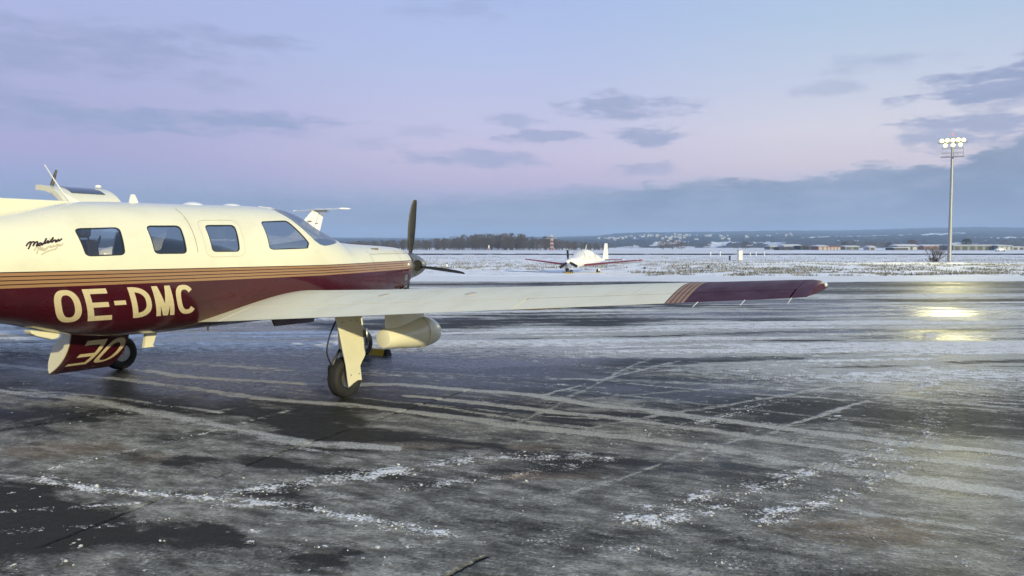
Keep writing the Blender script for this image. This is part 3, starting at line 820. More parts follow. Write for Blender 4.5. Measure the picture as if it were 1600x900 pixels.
for ch, (x0, w) in reg.items():
    v, f = [], []
    for q in glyph(ch, w, Z1 - Z0, .055):
        o = len(v)
        for u, vv in q:
            z = Z0 + vv; v.append(surf(x0 + u + (Z1 - z) * .485, z, -1, .003))
        f.append((o, o + 1, o + 2, o + 3))
    make('registration_letter', v, f, 'gold', fus)
# script lettering behind the cabin (strokes in sixteenths of a finger-width, laid on the skin)
def script(lines, m, w):
    v, f = [], []
    for ln in lines:
        pts = []
        for u, vv in curve(ln, 5):
            px, py = 20 + u / 16., 360 + vv / 16.
            pts.append((-2.431 + .0054 * (px - 40) - .0015 * (py - 388), 1.544 - .00565 * (py - 388)))
        o = ribbon('script_lettering', pts, w, m, fus, -1, .002)
        b = len(v); v += [p.co.copy() for p in o.data.vertices]; f += [tuple(b + i for i in p.vertices) for p in o.data.polygons]
        bpy.data.objects.remove(o)
    return make('script_lettering', v, f, m, fus)
script([[(325, 400), (365, 335), (415, 297), (440, 300), (415, 380), (375, 470)], [(405, 375), (450, 310), (495, 290), (512, 305), (480, 400)], [(490, 380), (530, 315), (575, 290), (590, 305), (558, 400), (600, 378)],
        [(690, 325), (650, 318), (605, 365), (625, 388), (665, 360), (692, 322), (676, 372), (715, 352)], [(715, 352), (760, 270), (795, 205), (765, 275), (742, 335), (785, 322)],
        [(785, 322), (838, 255), (815, 322), (850, 310)], [(862, 222), (868, 216)], [(850, 310), (910, 240), (958, 183), (925, 240), (885, 290), (925, 298), (968, 255), (1000, 240)],
        [(1025, 235), (998, 290), (1030, 290), (1085, 220), (1068, 268), (1100, 262), (1165, 208)]], 'ink', .0115)
script([[(510, 512), (560, 435), (605, 425), (600, 500), (583, 590)], [(600, 490), (650, 415), (662, 430), (645, 500)], [(668, 495), (705, 430), (690, 505), (742, 445), (735, 510), (770, 490), (800, 430), (795, 480), (850, 395), (870, 425), (905, 380), (890, 430), (935, 420), (965, 365), (950, 410), (1000, 395), (1050, 350), (1060, 365), (1035, 440), (1010, 465)], [(1060, 385), (1110, 345), (1090, 395), (1140, 380), (1190, 330)], [(695, 608), (780, 550), (900, 500), (1030, 472)], [(1085, 462), (1098, 456)]], 'ghost', .009)
# panel gaps
ribbon('panel_gap', dense(rounded([(-.70, 1.83), (-.165, 1.845), (-.20, 1.455), (-.70, 1.45)], .2)), .004, 'ghost', fus, closed=True)
for xx, z0, z1 in ((2.12, .80, 1.55), (-.80, 1.50, 1.95), (2.86, .9, 1.5)):
    ribbon('panel_gap', [(xx, z0 + (z1 - z0) * k / 12) for k in range(13)], .005, 'seam', fus)
ribbon('panel_gap', [(x, 1.455) for x in np.linspace(2.13, 3.15, 14)], .004, 'seam', fus)
g = MB(); g.box((2.32, -.30, 1.50), (2.46, -.26, 1.535)); g.build('cowl_latch', 'seam', fus)

# ---- cabin
cab = MB(); cab.box((-1.6, -.44, .90), (1.9, .44, .94)); cab.build('cabin_floor', 'trim', plane)
d = MB(); d.box((.86, -.50, 1.2), (1.05, .50, 1.50)); d.prism([(.80, 1.50), (.80, 1.545), (1.45, 1.53), (1.45, 1.49)], side(1), -.5, .5); d.build('instrument_panel', 'gasket', plane)
for (x, y, fl) in ((.20, -.30, 0), (.20, .30, 0), (-.52, -.30, 1), (-.52, .30, 1), (-1.62, -.30, 0), (-1.62, .30, 0)):
    s_ = MB(); k = -1 if fl else 1
    s_.box((x - .22, y - .22, 1.02), (x + .24, y + .22, 1.16))
    s_.prism([(x - .20 * k, 1.12), (x - .08 * k, 1.12), (x - .16 * k, 1.62), (x - .27 * k, 1.62)], lambda u, w_, dd: (u, dd, w_), y - .21, y + .21)
    s_.prism([(x - .17 * k, 1.64), (x - .15 * k, 1.80), (x - .20 * k, 1.83), (x - .26 * k, 1.80), (x - .27 * k, 1.64)], lambda u, w_, dd: (u, dd, w_), y - .13, y + .13)
    s_.box((x - .2, y - .02, .95), (x + .2, y + .02, 1.04))
    o = s_.build('cabin_seat', 'seat', plane); bvm = o.modifiers.new('b', 'BEVEL'); bvm.width = .025; bvm.segments = 2

# ---- wing
def airfoil(n=16, t=.15, camb=.022):
    up, lo = [], []
    for i in range(n + 1):
        x = .5 * (1 - math.cos(math.pi * i / n))
        th_ = 5 * t * (.2969 * math.sqrt(x) - .126 * x - .3516 * x * x + .2843 * x ** 3 - .1036 * x ** 4)
        c = camb * 4 * x * (1 - x) * (1.3 - .6 * x)
        up.append((x, c + th_)); lo.append((x, c - th_))
    return up, lo
WS = np.array([  # |y|, x_le, x_te, z_le, z_te, t/c
 [.0, 1.42, -.62, .845, .735, .15], [.45, 1.36, -.615, .860, .765, .155], [.62, 1.24, -.612, .880, .775, .165], [.95, 1.12, -.605, .905, .80, .165], [2.0, .99, -.575, .960, .876, .160], [4.0, .775, -.513, 1.085, 1.024, .145], [6.2, .545, -.448, 1.225, 1.186, .125], [6.40, .515, -.44, 1.24, 1.202, .118], [6.45, .505, -.438, 1.243, 1.206, .10], [6.48, .47, -.43, 1.245, 1.21, .055]])
def wrow(y, c0, c1, s, n=18, tf=1.):
    q = [float(np.interp(y, WS[:, 0], WS[:, i])) for i in range(1, 6)]
    xl, xt, zl, zt_, t = q
    up, lo = airfoil(40, t)
    ux = [p[0] for p in up]; uz = [p[1] for p in up]; lz = [p[1] for p in lo]
    ch = xl - xt
    def pt(c, zz): return Vector((xl - ch * c, s * y, zl + (zt_ - zl) * c + ch * zz * tf))
    cs = [c0 + (c1 - c0) * (.5 - .5 * math.cos(math.pi * i / n) if c0 == 0 else i / n) for i in range(n + 1)]
    return [pt(c, np.interp(c, ux, uz)) for c in cs] + [pt(c, np.interp(c, ux, lz)) for c in cs[::-1]]
def loft(name, ys, c0, c1, s, m, parent, n=18, ang=40, tf=1.):
    rows = [wrow(y, c0, c1, s, n, tf) for y in ys]; k = len(rows[0]); v = [p for r_ in rows for p in r_]; f = []
    for i in range(len(rows) - 1):
        for j in range(k): f.append((i * k + j, i * k + (j + 1) % k, (i + 1) * k + (j + 1) % k, (i + 1) * k + j))
    f.append(tuple(range(k))[::-1]); f.append(tuple((len(rows) - 1) * k + j for j in range(k)))
    b = MB(); b.add(v, f); return b.build(name, m, parent, True, ang=ang)
for s in (-1, 1):
    wg = loft('wing', [.0, .3, .45, .53, .62, .78, .95, 1.5, 2, 3, 4, 4.16], 0, .755, s, 'wing', plane)
    loft('wing_panel', [4.16, 5., 5.6, 6.2, 6.37], 0, .755, s, 'wing', wg)
    loft('wing_root', [.0, .3, .45, .6, .70], .757, 1., s, 'wing', wg, 6)
    loft('flap', [.712, 1.5, 2, 3, 4, 4.154], .763, 1., s, 'wing', wg, 6)
    loft('aileron', [4.165, 5., 5.6, 6.2, 6.362], .766, .995, s, 'wing', wg, 6)
    loft('wing_tip', [6.374, 6.40, 6.43, 6.45, 6.47, 6.48], 0, 1., s, 'wing', wg, 18)
    lg = MB(); lg.lathe((.37, s * 6.475, 1.262), (.9, s * -.15, 0), [(-.08, .004), (-.05, .017), (0, .021), (.05, .017), (.07, .004)], 14); lg.build('tip_light', 'lampglass', wg, True)
    for yy in (5.72, 6.06, 6.38):
        a = Vector((float(np.interp(yy, WS[:, 0], WS[:, 2])), s * yy, float(np.interp(yy, WS[:, 0], WS[:, 4]))))
        w_ = MB(); w_.tube([a + Vector((.01, 0, .0)), a + Vector((-.12, 0, -.03))], [.0032, .002], 6); w_.build('static_wick', 'white', wg)
    gp = loft('gap_shade_liner', [.71, 1.5, 2, 3, 4, 5., 5.6, 6.2, 6.36], .735, .79, s, 'black', wg, 4, tf=.965)  # black strip inside the hinge gaps, their shade put in as colour
    if s < 0:
        # narrow dark trim tab along the aileron trailing edge
        tr = MB(); tr.prism([(4.30, 1.046), (4.62, 1.070), (4.62, 1.060), (4.30, 1.036)], lambda u, w_, dd: (dd, -u, w_), -.530, -.508); tr.build('trim_tab', 'seam', wg)

# skin joints, fuel cap and access panels on the right wing
def wtop(y, c, off=.0015):
    q = [float(np.interp(y, WS[:, 0], WS[:, i])) for i in range(1, 6)]; up_, _ = airfoil(40, q[4])
    zz = float(np.interp(c, [p[0] for p in up_], [p[1] for p in up_])); ch_ = q[0] - q[1]
    return Vector((q[0] - ch_ * c, -y, q[2] + (q[3] - q[2]) * c + ch_ * zz + off))
def wribbon(name, a, b, w, m, parent, n=24):
    v, f = [], []; (y0, c0), (y1, c1) = a, b
    for i in range(n + 1):
        y, c = y0 + (y1 - y0) * i / n, c0 + (c1 - c0) * i / n
        d = (w / 2, 0) if abs(y1 - y0) < abs(c1 - c0) else (0, w / 2 / 1.2)
        v += [wtop(y - d[0], c - d[1]), wtop(y + d[0], c + d[1])]
    for i in range(n): f.append((2 * i, 2 * i + 1, 2 * i + 3, 2 * i + 2))
    return make(name, v, f, m, parent)
rw = [o for o in plane.children if o.name.startswith('wing')][0]
for yy in (1.7, 2.85, 5.1): wribbon('skin_joint', (yy, .06), (yy, .75), .004, 'ghost', rw)
for cc in (.12, .42): wribbon('skin_joint', (.9, cc), (5.35, cc), .004, 'ghost', rw, 60)
for yy, cc, rr, mm in ((4.15, .22, .045, 'darksteel'), (2.3, .55, .06, 'ghost'), (3.4, .58, .06, 'ghost')):
    c3 = wtop(yy, cc, .001); q = MB(); q.lathe(c3, (wtop(yy, cc + .02) - wtop(yy, cc - .02)).cross(wtop(yy + .02, cc) - wtop(yy - .02, cc)), [(-.003, rr), (.003, rr * .96)], 20); q.build('fuel_cap' if mm == 'darksteel' else 'access_panel', mm, rw)

# ---- radar pod under the right wing
pod = MB()
st = [(-.085, .648, .074), (-.080, .648, .090), (-.06, .648, .099), (.1, .652, .116), (.28, .659, .142), (.44, .665, .160), (.56, .665, .163), (.67, .660, .148), (.75, .650, .118), (.80, .640, .078), (.825, .634, .03), (.828, .633, .01)]
v, f = [], []
for (x, zc, r_) in st:
    for k in range(28):
        q = 2 * math.pi * k / 28; v.append((x, -2.45 + r_ * .98 * math.cos(q), zc + r_ * math.sin(q)))
for i in range(len(st) - 1):
    for k in range(28): f.append((i * 28 + k, (i + 1) * 28 + k, (i + 1) * 28 + (k + 1) % 28, i * 28 + (k + 1) % 28))
f.append(tuple(range(28))); f.append(tuple((len(st) - 1) * 28 + k for k in range(28))[::-1])
pod.add(v, f); po = pod.build('radar_pod', 'cream', plane, True, ang=40)
py = MB(); pl = [(-.05, 0), (.02, .045), (.25, .06), (.5, .045), (.60, 0), (.5, -.045), (.25, -.06), (.02, -.045)]
py.add([(x, -2.45 + y, .70) for x, y in pl] + [(x, -2.45 + y, .935) for x, y in pl], [tuple(range(8))[::-1], tuple(range(8, 16))] + [(i, (i + 1) % 8, 8 + (i + 1) % 8, 8 + i) for i in range(8)])
py.build('pylon', 'cream', po, True, ang=30)
rb = MB(); rb.lathe((.49, -2.45, .665), (1, 0, 0), [(-.0015, .1645), (.0015, .1645)], 28); rb.build('radome_joint', 'ghost', po)

# ---- wheels
def wheel(c, r_, wd, parent, s=1):
    o = MB(); pr = []
    for k in range(25):
        q = math.pi * 2 * k / 24
        pr.append((math.copysign(abs(math.cos(q)) ** .75, math.cos(q)) * wd / 2, r_ * .73 + math.copysign(abs(math.sin(q)) ** .8, math.sin(q)) * r_ * .27))
    ty = MB(); ty.lathe(c, (0, 1, 0), pr, 40); ty.f = [q for q in ty.f if len(q) == 4]
    t = ty.build('tyre', 'rubber', parent, True, ang=60)
    gr = MB()
    for k in (-.28, -.1, .1, .28):
        gr.lathe(Vector(c) + Vector((0, k * wd, 0)), (0, 1, 0), [(-.003, r_ * 1.0 - abs(k) * .02), (.003, r_ * 1.0 - abs(k) * .02)], 40)
    gr.build('tread_groove', 'black', t)
    rm = MB(); rm.lathe(c, (0, 1, 0), [(-wd * .36, r_ * .50), (-wd * .34, r_ * .47), (-wd * .2, r_ * .42), (-wd * .22, r_ * .2), (-wd * .40, r_ * .17), (-wd * .40, .0), (wd * .40, .0), (wd * .40, r_ * .17), (wd * .22, r_ * .2), (wd * .2, r_ * .42), (wd * .34, r_ * .47), (wd * .36, r_ * .50)], 28)
    rim = rm.build('rim', 'steel', parent, True, ang=30)
    b = MB()
    for k in range(8):
        q = 2 * math.pi * k / 8
        b.lathe(Vector(c) + Vector((math.cos(q) * r_ * .31, 0, math.sin(q) * r_ * .31)), (0, 1, 0), [(-wd * .27, .007), (wd * .27, .007)], 6)
    b.build('wheel_bolts', 'darksteel', rim)
for s in (-1, 1):
    y0 = s * 1.875
    gm = MB(); gm.tube([(.0, y0 * .985, .88), (.0, y0 * .985, .50)], .042, 14); mg = gm.build('main_gear', 'cream', plane, True, ang=40)
    q = MB(); q.tube([(.0, y0 * .985, .52), (.0, y0 * .985, .235)], .028, 12); q.tube([(.0, y0 * .94, .235), (.0, y0 + s * .09, .225)], .03, 12); q.build('oleo_strut', 'steel', mg, True, ang=40)
    q = MB(); q.tube([(-.04, y0 * .985, .50), (-.15, y0 * .985, .36), (-.05, y0 * .985, .24)], .014, 6); q.build('torque_link', 'darksteel', mg, True)
    q = MB(); q.tube(curve([(-.06, y0 * .97, .80), (-.13, y0 * .96, .66), (-.17, y0 * .955, .50), (-.12, y0 * .95, .38), (-.05, y0 * .95, .28)], 6), .008, 6); q.build('brake_hose', 'rope', mg, True)
    q = MB(); q.box((-.12, y0 * .95 - .03, .24), (-.02, y0 * .95 + .03, .34)); q.build('brake_caliper', 'darksteel', mg)
    wheel((0, y0, .212), .2125, .145, mg, s)
    dp = [(-.267, .868), (.105, .862), (.128, .73), (.152, .597), (.18, .470), (.176, .425), (.13, .372), (.098, .325), (.112, .235), (.122, .172), (.06, .180), (-.01, .158), (-.077, .127), (-.095, .22), (-.116, .35), (-.165, .53), (-.21, .70)]
    dm = MB(); dm.prism(dp, lambda u, w_, dd: (u, s * (dd + .03 * (.87 - w_) * 0), w_), 1.985, 2.003)
    dr = dm.build('gear_door', 'cream', mg); bvm = dr.modifiers.new('b', 'BEVEL'); bvm.width = .006; bvm.segments = 2
    q = MB()
    for (x, z) in ((-.17, .80), (-.05, .81), (.05, .80), (-.05, .25), (.07, .25)): q.lathe((x, s * 2.004, z), (0, 1, 0), [(-.004, .008), (.004, .007)], 8)
    tag(q.build('door_rivets', 'steel', dr), kind='stuff')
    q = MB(); q.tube([(.0, y0, .70), (.0, s * 1.985, .70)], .012, 6); q.build('door_link', 'darksteel', mg); q = MB(); q.tube([(.0, y0, .30), (.0, s * 1.985, .30)], .012, 6); q.build('door_link', 'darksteel', mg)
    q = MB(); q.prism([(-.35, 0), (.30, 0), (.26, -.10), (-.30, -.10)], lambda u, w_, dd: (u, s * dd, .83 + w_), 1.18, 1.20); q.build('inner_gear_door', 'maroon', mg)
# nose gear
ng = MB(); ng.tube([(2.30, 0, .92), (2.42, 0, .46)], .04, 12); nz_ = ng.build('nose_gear', 'cream', plane, True, ang=40)
q = MB(); q.tube([(2.41, 0, .48), (2.43, 0, .40)], .03, 10)
for yy in (-.095, .095): q.tube([(2.43, 0, .41), (2.435, yy, .40), (2.44, yy, .19)], .02, 8)
q.tube([(2.44, -.11, .19), (2.44, .11, .19)], .02, 8); q.build('nose_fork', 'steel', nz_, True)
wheel((2.44, 0, .19), .19, .13, nz_)
for s in (-1, 1):
    q = MB(); q.prism([(1.75, .80), (2.62, .86), (2.60, .66), (1.80, .58)], side(s), .24, .252); q.build('nose_gear_door', 'maroon', nz_)
q = MB(); q.tube([(1.55, 0, .75), (2.38, 0, .60)], .022, 8); q.build('drag_brace', 'darksteel', nz_)

# ---- propeller
pr = empty('propeller', (3.56, 0, 1.27)); pr.parent = plane
sp = MB(); sp.lathe((0, 0, 0), (1, 0, 0), [(-.13, .12), (-.125, .188), (-.02, .19), (.06, .182), (.16, .155), (.26, .115), (.34, .07), (.39, .03), (.405, .004)], 36)
spo = sp.build('spinner', 'spinner', pr, True, ang=50)
def blade(a0):
    rows = [(.10, .05, .045, 76, 0), (.19, .055, .042, 74, 0), (.27, .095, .030, 71, .004), (.40, .122, .022, 67, .008), (.58, .130, .016, 63, .010), (.76, .118, .011, 60, .008), (.90, .094, .008, 58, .0), (.97, .075, .006, 57, -.006), (1.0, .05, .004, 56, -.012)]
    v, f = [], []; K = 12
    for (r_, c, t, tw, sw_) in rows:
        for k in range(K):
            q = 2 * math.pi * k / K; a = c / 2 * math.cos(q) + sw_; b = t / 2 * math.sin(q)
            ca, sa = math.cos(R(tw)), math.sin(R(tw))
            v.append(Vector((-a * sa - b * ca, a * ca - b * sa, r_)))
    for i in range(len(rows) - 1):
        for k in range(K): f.append((i * K + k, i * K + (k + 1) % K, (i + 1) * K + (k + 1) % K, (i + 1) * K + k))
    f.append(tuple(range(K))[::-1]); f.append(tuple((len(rows) - 1) * K + k for k in range(K)))
    m_ = Matrix.Rotation(a0, 4, 'X')
    b = MB(); b.add([m_ @ p for p in v], f); o = b.build('blade', 'blade', pr, True, ang=60)
    c_ = MB(); c_.lathe(m_ @ Vector((0, 0, .155)), m_ @ Vector((0, 0, 1)), [(-.05, .066), (.030, .060), (.031, .05)], 22); c_.build('blade_cuff', 'black', o, True, ang=40)
for k in range(4): blade(R(5.5) + k * math.pi / 2)
q = MB(); q.lathe((-.06, -.172, .0), (-.42, -1, 0), [(-.05, .098), (.026, .094), (.036, .086), (.020, .078)], 26); q.build('cutout_rim', 'spinner', pr, True, ang=35)
q = MB(); q.lathe((-.06, -.172, .0), (-.42, -1, 0), [(-.02, .080), (.0345, .080)], 26); q.build('blade_cutout', 'black', pr)
# cowl front: baffle ring, intake lip and exhaust
q = MB(); q.lathe((3.36, 0, 1.265), (1, 0, 0), [(-.02, .20), (.05, .19), (.07, .16)], 28); q.build('nose_ring', 'darksteel', fus, True, ang=30)
for s in (-1, 1):
    q = MB(); q.lathe((3.27, s * .20, 1.255), (.86, s * .5, 0), [(-.06, .10), (.02, .098), (.045, .09), (.05, .075), (.02, .06), (-.04, .055)], 22)
    o = q.build('air_intake', 'spinner', fus, True, ang=40)
    q = MB(); q.lathe((3.27, s * .20, 1.255), (.86, s * .5, 0), [(-.02, .07), (.035, .074)], 20); q.build('intake_mouth', 'black', o)
q = MB(); q.tube([(3.05, -.30, .93), (3.18, -.34, .86), (3.10, -.36, .80)], .045, 12); q.build('exhaust_pipe', 'darksteel', fus, True)
q = MB(); q.prism([(2.90, 1.15), (3.0, 1.155), (3.02, 1.08), (2.92, 1.07)], lambda u, w_, dd: surf(u, w_, -1, dd), .001, .008); q.build('cowl_vent', 'steel', fus)

# ---- doors on the far side
def door(z_lo, z_hi, hinge_top, turn, name, m, text=False):
    zs = np.linspace(z_lo, z_hi, 16); hz = z_hi if hinge_top else z_lo
    hp = Vector((hw(-1.2, hz), hz))
    c, s_ = math.cos(turn), math.sin(turn)
    rot = lambda y, z: (hp.x + (y - hp.x) * c - (z - hp.y) * s_, hp.y + (y - hp.x) * s_ + (z - hp.y) * c)
    ring = []
    for off in (0., -.055):
        for z in (zs if off == 0 else zs[::-1]):
            p = surf(-1.2, z, 1, off); ring.append(rot(p.y, p.z))
    b = MB(); b.prism(ring, lambda u, w_, dd: (dd, u, w_), DX0 + .006, DX1 - .006)
    n = len(zs)
    o = b.build(name, m, plane, True, ang=35)
    return o, rot
M['doorskin'] = M['cream']
up, rot = door(1.36, 1.918, True, R(88), 'upper_door', 'cream')
# window in the upper door and its latch
wz = np.linspace(1.47, 1.73, 8); v, f = [], []
for x in np.linspace(-1.37, -1.0, 6):
    for z in wz:
        p = surf(-1.2, z, 1, .004); yy, zz = rot(p.y, p.z); v.append((x, yy, zz))
for i in range(5):
    for j in range(7): f.append((i * 8 + j, i * 8 + j + 1, (i + 1) * 8 + j + 1, (i + 1) * 8 + j))
M['darkglass'] = mat('dark_glass', (.02, .024, .03), .08, 0, .8)
make('door_window', v, f, 'darkglass', up, True)
p0 = rot(*[surf(-1.2, 1.40, 1, 0)[i] for i in (1, 2)])
q = MB(); q.tube([(-1.40, p0[0] - .04, p0[1]), (-1.36, p0[0] - .06, p0[1] + .16)], [.02, .011], 8); q.build('door_handle', 'darksteel', up)
q = MB(); pz = rot(*[surf(-1.2, 1.5, 1, 0)[i] for i in (1, 2)]); q.lathe((-.93, pz[0], pz[1] + .01), (0, 0, 1), [(0, .035), (.025, .03), (.03, .01)], 12); q.build('door_latch', 'white', up, True)
M['darkmaroon'] = M['maroon']
lo, rot = door(.745, 1.33, False, R(-113), 'lower_door', 'maroon')
q = MB(); zs = np.linspace(.75, 1.325, 14)
ring = [rot(*surf(-1.2, z, 1, -.012)[1:]) for z in zs] + [rot(*surf(-1.2, z, 1, -.06 - .15 * math.sin(math.pi * (z - .75) / .575) ** .6)[1:]) for z in zs[::-1]]
q.prism(ring, lambda u, w_, dd: (dd, u, w_), DX0 - .004, DX1 + .004); q.build('door_lining', 'cream', lo, True, ang=35)
v, f = [], []
for ch, x0, w in (('O', -1.155, .225), ('E', -1.41, .225)):
    for qd in glyph(ch, w, .30, .048):
        o = len(v)
        for u, vv in qd:
            # the left side reads from nose to tail, tops leaning aft
            xx = x0 + w - u; z = .84 + vv; p = surf(-1.2, z, 1, .004); yy, zz = rot(p.y, p.z); v.append((xx - (vv - .15) * .40, yy, zz))
        f.append((o, o + 1, o + 2, o + 3))
make('registration_letter', v, f, 'gold', lo)
for k in (.35, .7):
    q = MB(); z = .745 + .58 * k; yy, zz = rot(*surf(-1.2, z, 1, -.15)[1:]); q.box((DX0 + .1, yy - .09, zz - .015), (DX1 - .1, yy + .09, zz + .015)); q.build('door_step', 'steel', lo)

# ---- aerials, fin, tailplane, belly fittings
q = MB(); q.prism([(-1.62, 1.985), (-1.735, 1.985), (-1.79, 2.055), (-1.775, 2.06)], side(1), -.008, .008); q.tube([(-1.775, 0, 2.045), (-1.87, 0, 2.185), (-1.955, 0, 2.318)], [.010, .006, .004], 6); q.build('whip_aerial', 'white', plane)
q = MB(); q.prism([(-1.11, 2.0), (-1.085, 2.09), (-1.045, 2.092), (-1.0, 2.0)], side(1), -.008, .008); q.build('blade_aerial', 'white', plane)
for x0, x1, h in ((-.47, -.22, .030), (.07, .30, .022)):
    c = (x0 + x1) / 2; zt = float(prof(c)[0]); q = MB(); q.lathe((c, 0, zt - .012), (-.02, 0, 1), [(0, (x1 - x0) * .5), (.012, (x1 - x0) * .46), (.012 + h * .6, (x1 - x0) * .3), (.012 + h, (x1 - x0) * .08)], 24); q.build('dome_aerial', 'white', plane, True, ang=40)
q = MB(); q.prism([(-1.74, 1.96), (-1.75, 1.99), (-2.36, 1.988), (-3.0, 2.06), (-3.6, 2.26), (-4.05, 2.62), (-4.72, 3.38), (-5.22, 3.40), (-5.30, 3.3), (-5.12, 1.55), (-4.6, 1.5), (-2.4, 1.80)], side(1), -.05, .05)
fin = q.build('fin', 'cream', plane); bvm = fin.modifiers.new('b', 'BEVEL'); bvm.width = .03; bvm.segments = 3
for s in (-1, 1):
    q = MB(); q.prism([(-4.2, 0), (-4.75, 2.17), (-5.22, 2.17), (-5.18, 0)], lambda u, w_, dd: (u, s * w_, 1.62 + dd), -.03, .03); o = q.build('tailplane', 'cream', plane); bvm = o.modifiers.new('b', 'BEVEL'); bvm.width = .025; bvm.segments = 2
q = MB(); q.prism([(-2.16, .80), (-2.15, .765), (-2.10, .735), (-1.955, .69), (-1.90, .70), (-1.88, .745)], side(1), -.06, .06); o = q.build('belly_aerial', 'cream', plane); bvm = o.modifiers.new('b', 'BEVEL'); bvm.width = .012; bvm.segments = 2
q = MB(); q.prism([(-.955, .68), (-.82, .68), (-.885, .52), (-.865, .505), (-.99, .505), (-.985, .52)], side(1), -.018, .018); q.build('marker_aerial', 'cream', plane)
q = MB(); q.tube([(-.25, -.1, .68), (-.25, -.1, .62)], .012, 8); q.build('drain_mast', 'cream', plane)

# ---- chocks and tow bar at the nose wheel
ROT = Matrix.Rotation(R(90) - PSI, 4, 'Z')
def on_plane(x, y, z=0.):
    p = ROT @ Vector((x, y, z)); return (p.x - 3.35, p.y + 9.15, p.z)
ch = empty('wheel_chock', on_plane(2.70, -.02), R(90) - PSI, 'yellow wheel chock with black ends in front of the nose wheel of the maroon aeroplane', 'chock')
q = MB(); q.prism([(-.06, 0), (.06, 0), (.025, .09), (-.025, .09)], lambda u, w_, dd: (u, dd, w_), -.20, .16); q.build('body', 'yellow', ch)
for a, b in ((-.26, -.20), (.16, .22)):
    q = MB(); q.prism([(-.062, 0), (.062, 0), (.027, .093), (-.027, .093)], lambda u, w_, dd: (u, dd, w_), a, b); q.build('end_cap', 'rubber', ch)

# ================================================================== generic small aeroplanes of the background
def body(name, stations, m, parent, seg=20, e=2.2):
    """stations: x, z_top, z_bottom, half width"""
    S = np.array(sorted(stations), float); X = np.unique(np.concatenate([np.linspace(a, b, 6) for a, b in zip(S[:-1, 0], S[1:, 0])]))
    r = lambda q: math.copysign(abs(q) ** (2 / e), q)
    v, f = [], []
    for x in X:
        zt, zb, w = (float(herm(S[:, 0], S[:, i], x)) for i in (1, 2, 3))
        for k in range(seg):
            q = 2 * math.pi * k / seg; v.append((x, w * r(math.cos(q)), (zt + zb) / 2 + (zt - zb) / 2 * r(math.sin(q))))
    for i in range(len(X) - 1):
        for k in range(seg): f.append((i * seg + k, (i + 1) * seg + k, (i + 1) * seg + (k + 1) % seg, i * seg + (k + 1) % seg))
    f.append(tuple(range(seg))); f.append(tuple((len(X) - 1) * seg + k for k in range(seg))[::-1])
    b = MB(); b.add(v, f); return b.build(name, m, parent, True, ang=50)
def slab(name, root, tip, m, parent, t=(.13, .11), n=10, c0=0., c1=1.):
    """root/tip: (x_le, x_te, y, z)"""
    v, f = [], []
    for (xl, xt, y, z), tt in ((root, t[0]), (tip, t[1])):
        up_, lo_ = airfoil(n, tt, .02); ux = [p[0] for p in up_]
        cs = [c0 + (c1 - c0) * i / n for i in range(n + 1)]
        ch = xl - xt
        row = [(xl - ch * c, y, z + ch * float(np.interp(c, ux, [p[1] for p in up_]))) for c in cs] + [(xl - ch * c, y, z + ch * float(np.interp(c, ux, [p[1] for p in lo_]))) for c in cs[::-1]]
        v += row
    k = len(v) // 2
    for j in range(k): f.append((j, (j + 1) % k, k + (j + 1) % k, k + j))
    f.append(tuple(range(k))[::-1]); f.append(tuple(range(k, 2 * k)))
    b = MB(); b.add(v, f); return b.build(name, m, parent, True, ang=40)
def vslab(name, pts, th_, m, parent):
    q = MB(); q.prism(pts, lambda u, w_, dd: (u, dd, w_), -th_, th_); o = q.build(name, m, parent); b = o.modifiers.new('b', 'BEVEL'); b.width = th_ * .8; b.segments = 2; return o

# ---- white low-wing aeroplane parked on the snow
hx, hy = -.55, -.835
P2 = empty('small_airplane', (5.25, 60., gz(60.) + .01), math.atan2(hy, hx), 'small white low-wing aeroplane with red wing edges and covered canopy on the snow', 'airplane')
body('fuselage', [(2.05, 1.02, .86, .12), (1.9, 1.18, .62, .34), (1.3, 1.26, .50, .46), (.8, 1.30, .48, .52), (-.6, 1.30, .50, .52), (-1.8, 1.22, .66, .38), (-3.2, 1.10, .86, .18), (-4.3, 1.05, .95, .06)], 'white', P2)
cov = body('canopy_cover', [(1.0, 1.30, 1.0, .44), (.75, 1.42, .95, .53), (.2, 1.74, .90, .55), (-.4, 1.83, .86, .55), (-1.0, 1.74, .86, .52), (-1.9, 1.45, .9, .40), (-2.6, 1.24, 1.0, .26)], 'cloth', P2, 24)
q = MB()
for xx in (.55, -.2, -1.1):
    pts = []
    for k in range(11):
        a = math.pi * (k / 10.) * 1.1 - .05 * math.pi; pts.append((xx, .565 * math.cos(a), 1.30 + (.50 if xx > -1 else .40) * math.sin(a)))
    q.tube(pts, .012, 5)
q.build('cover_strap', 'seam', cov)
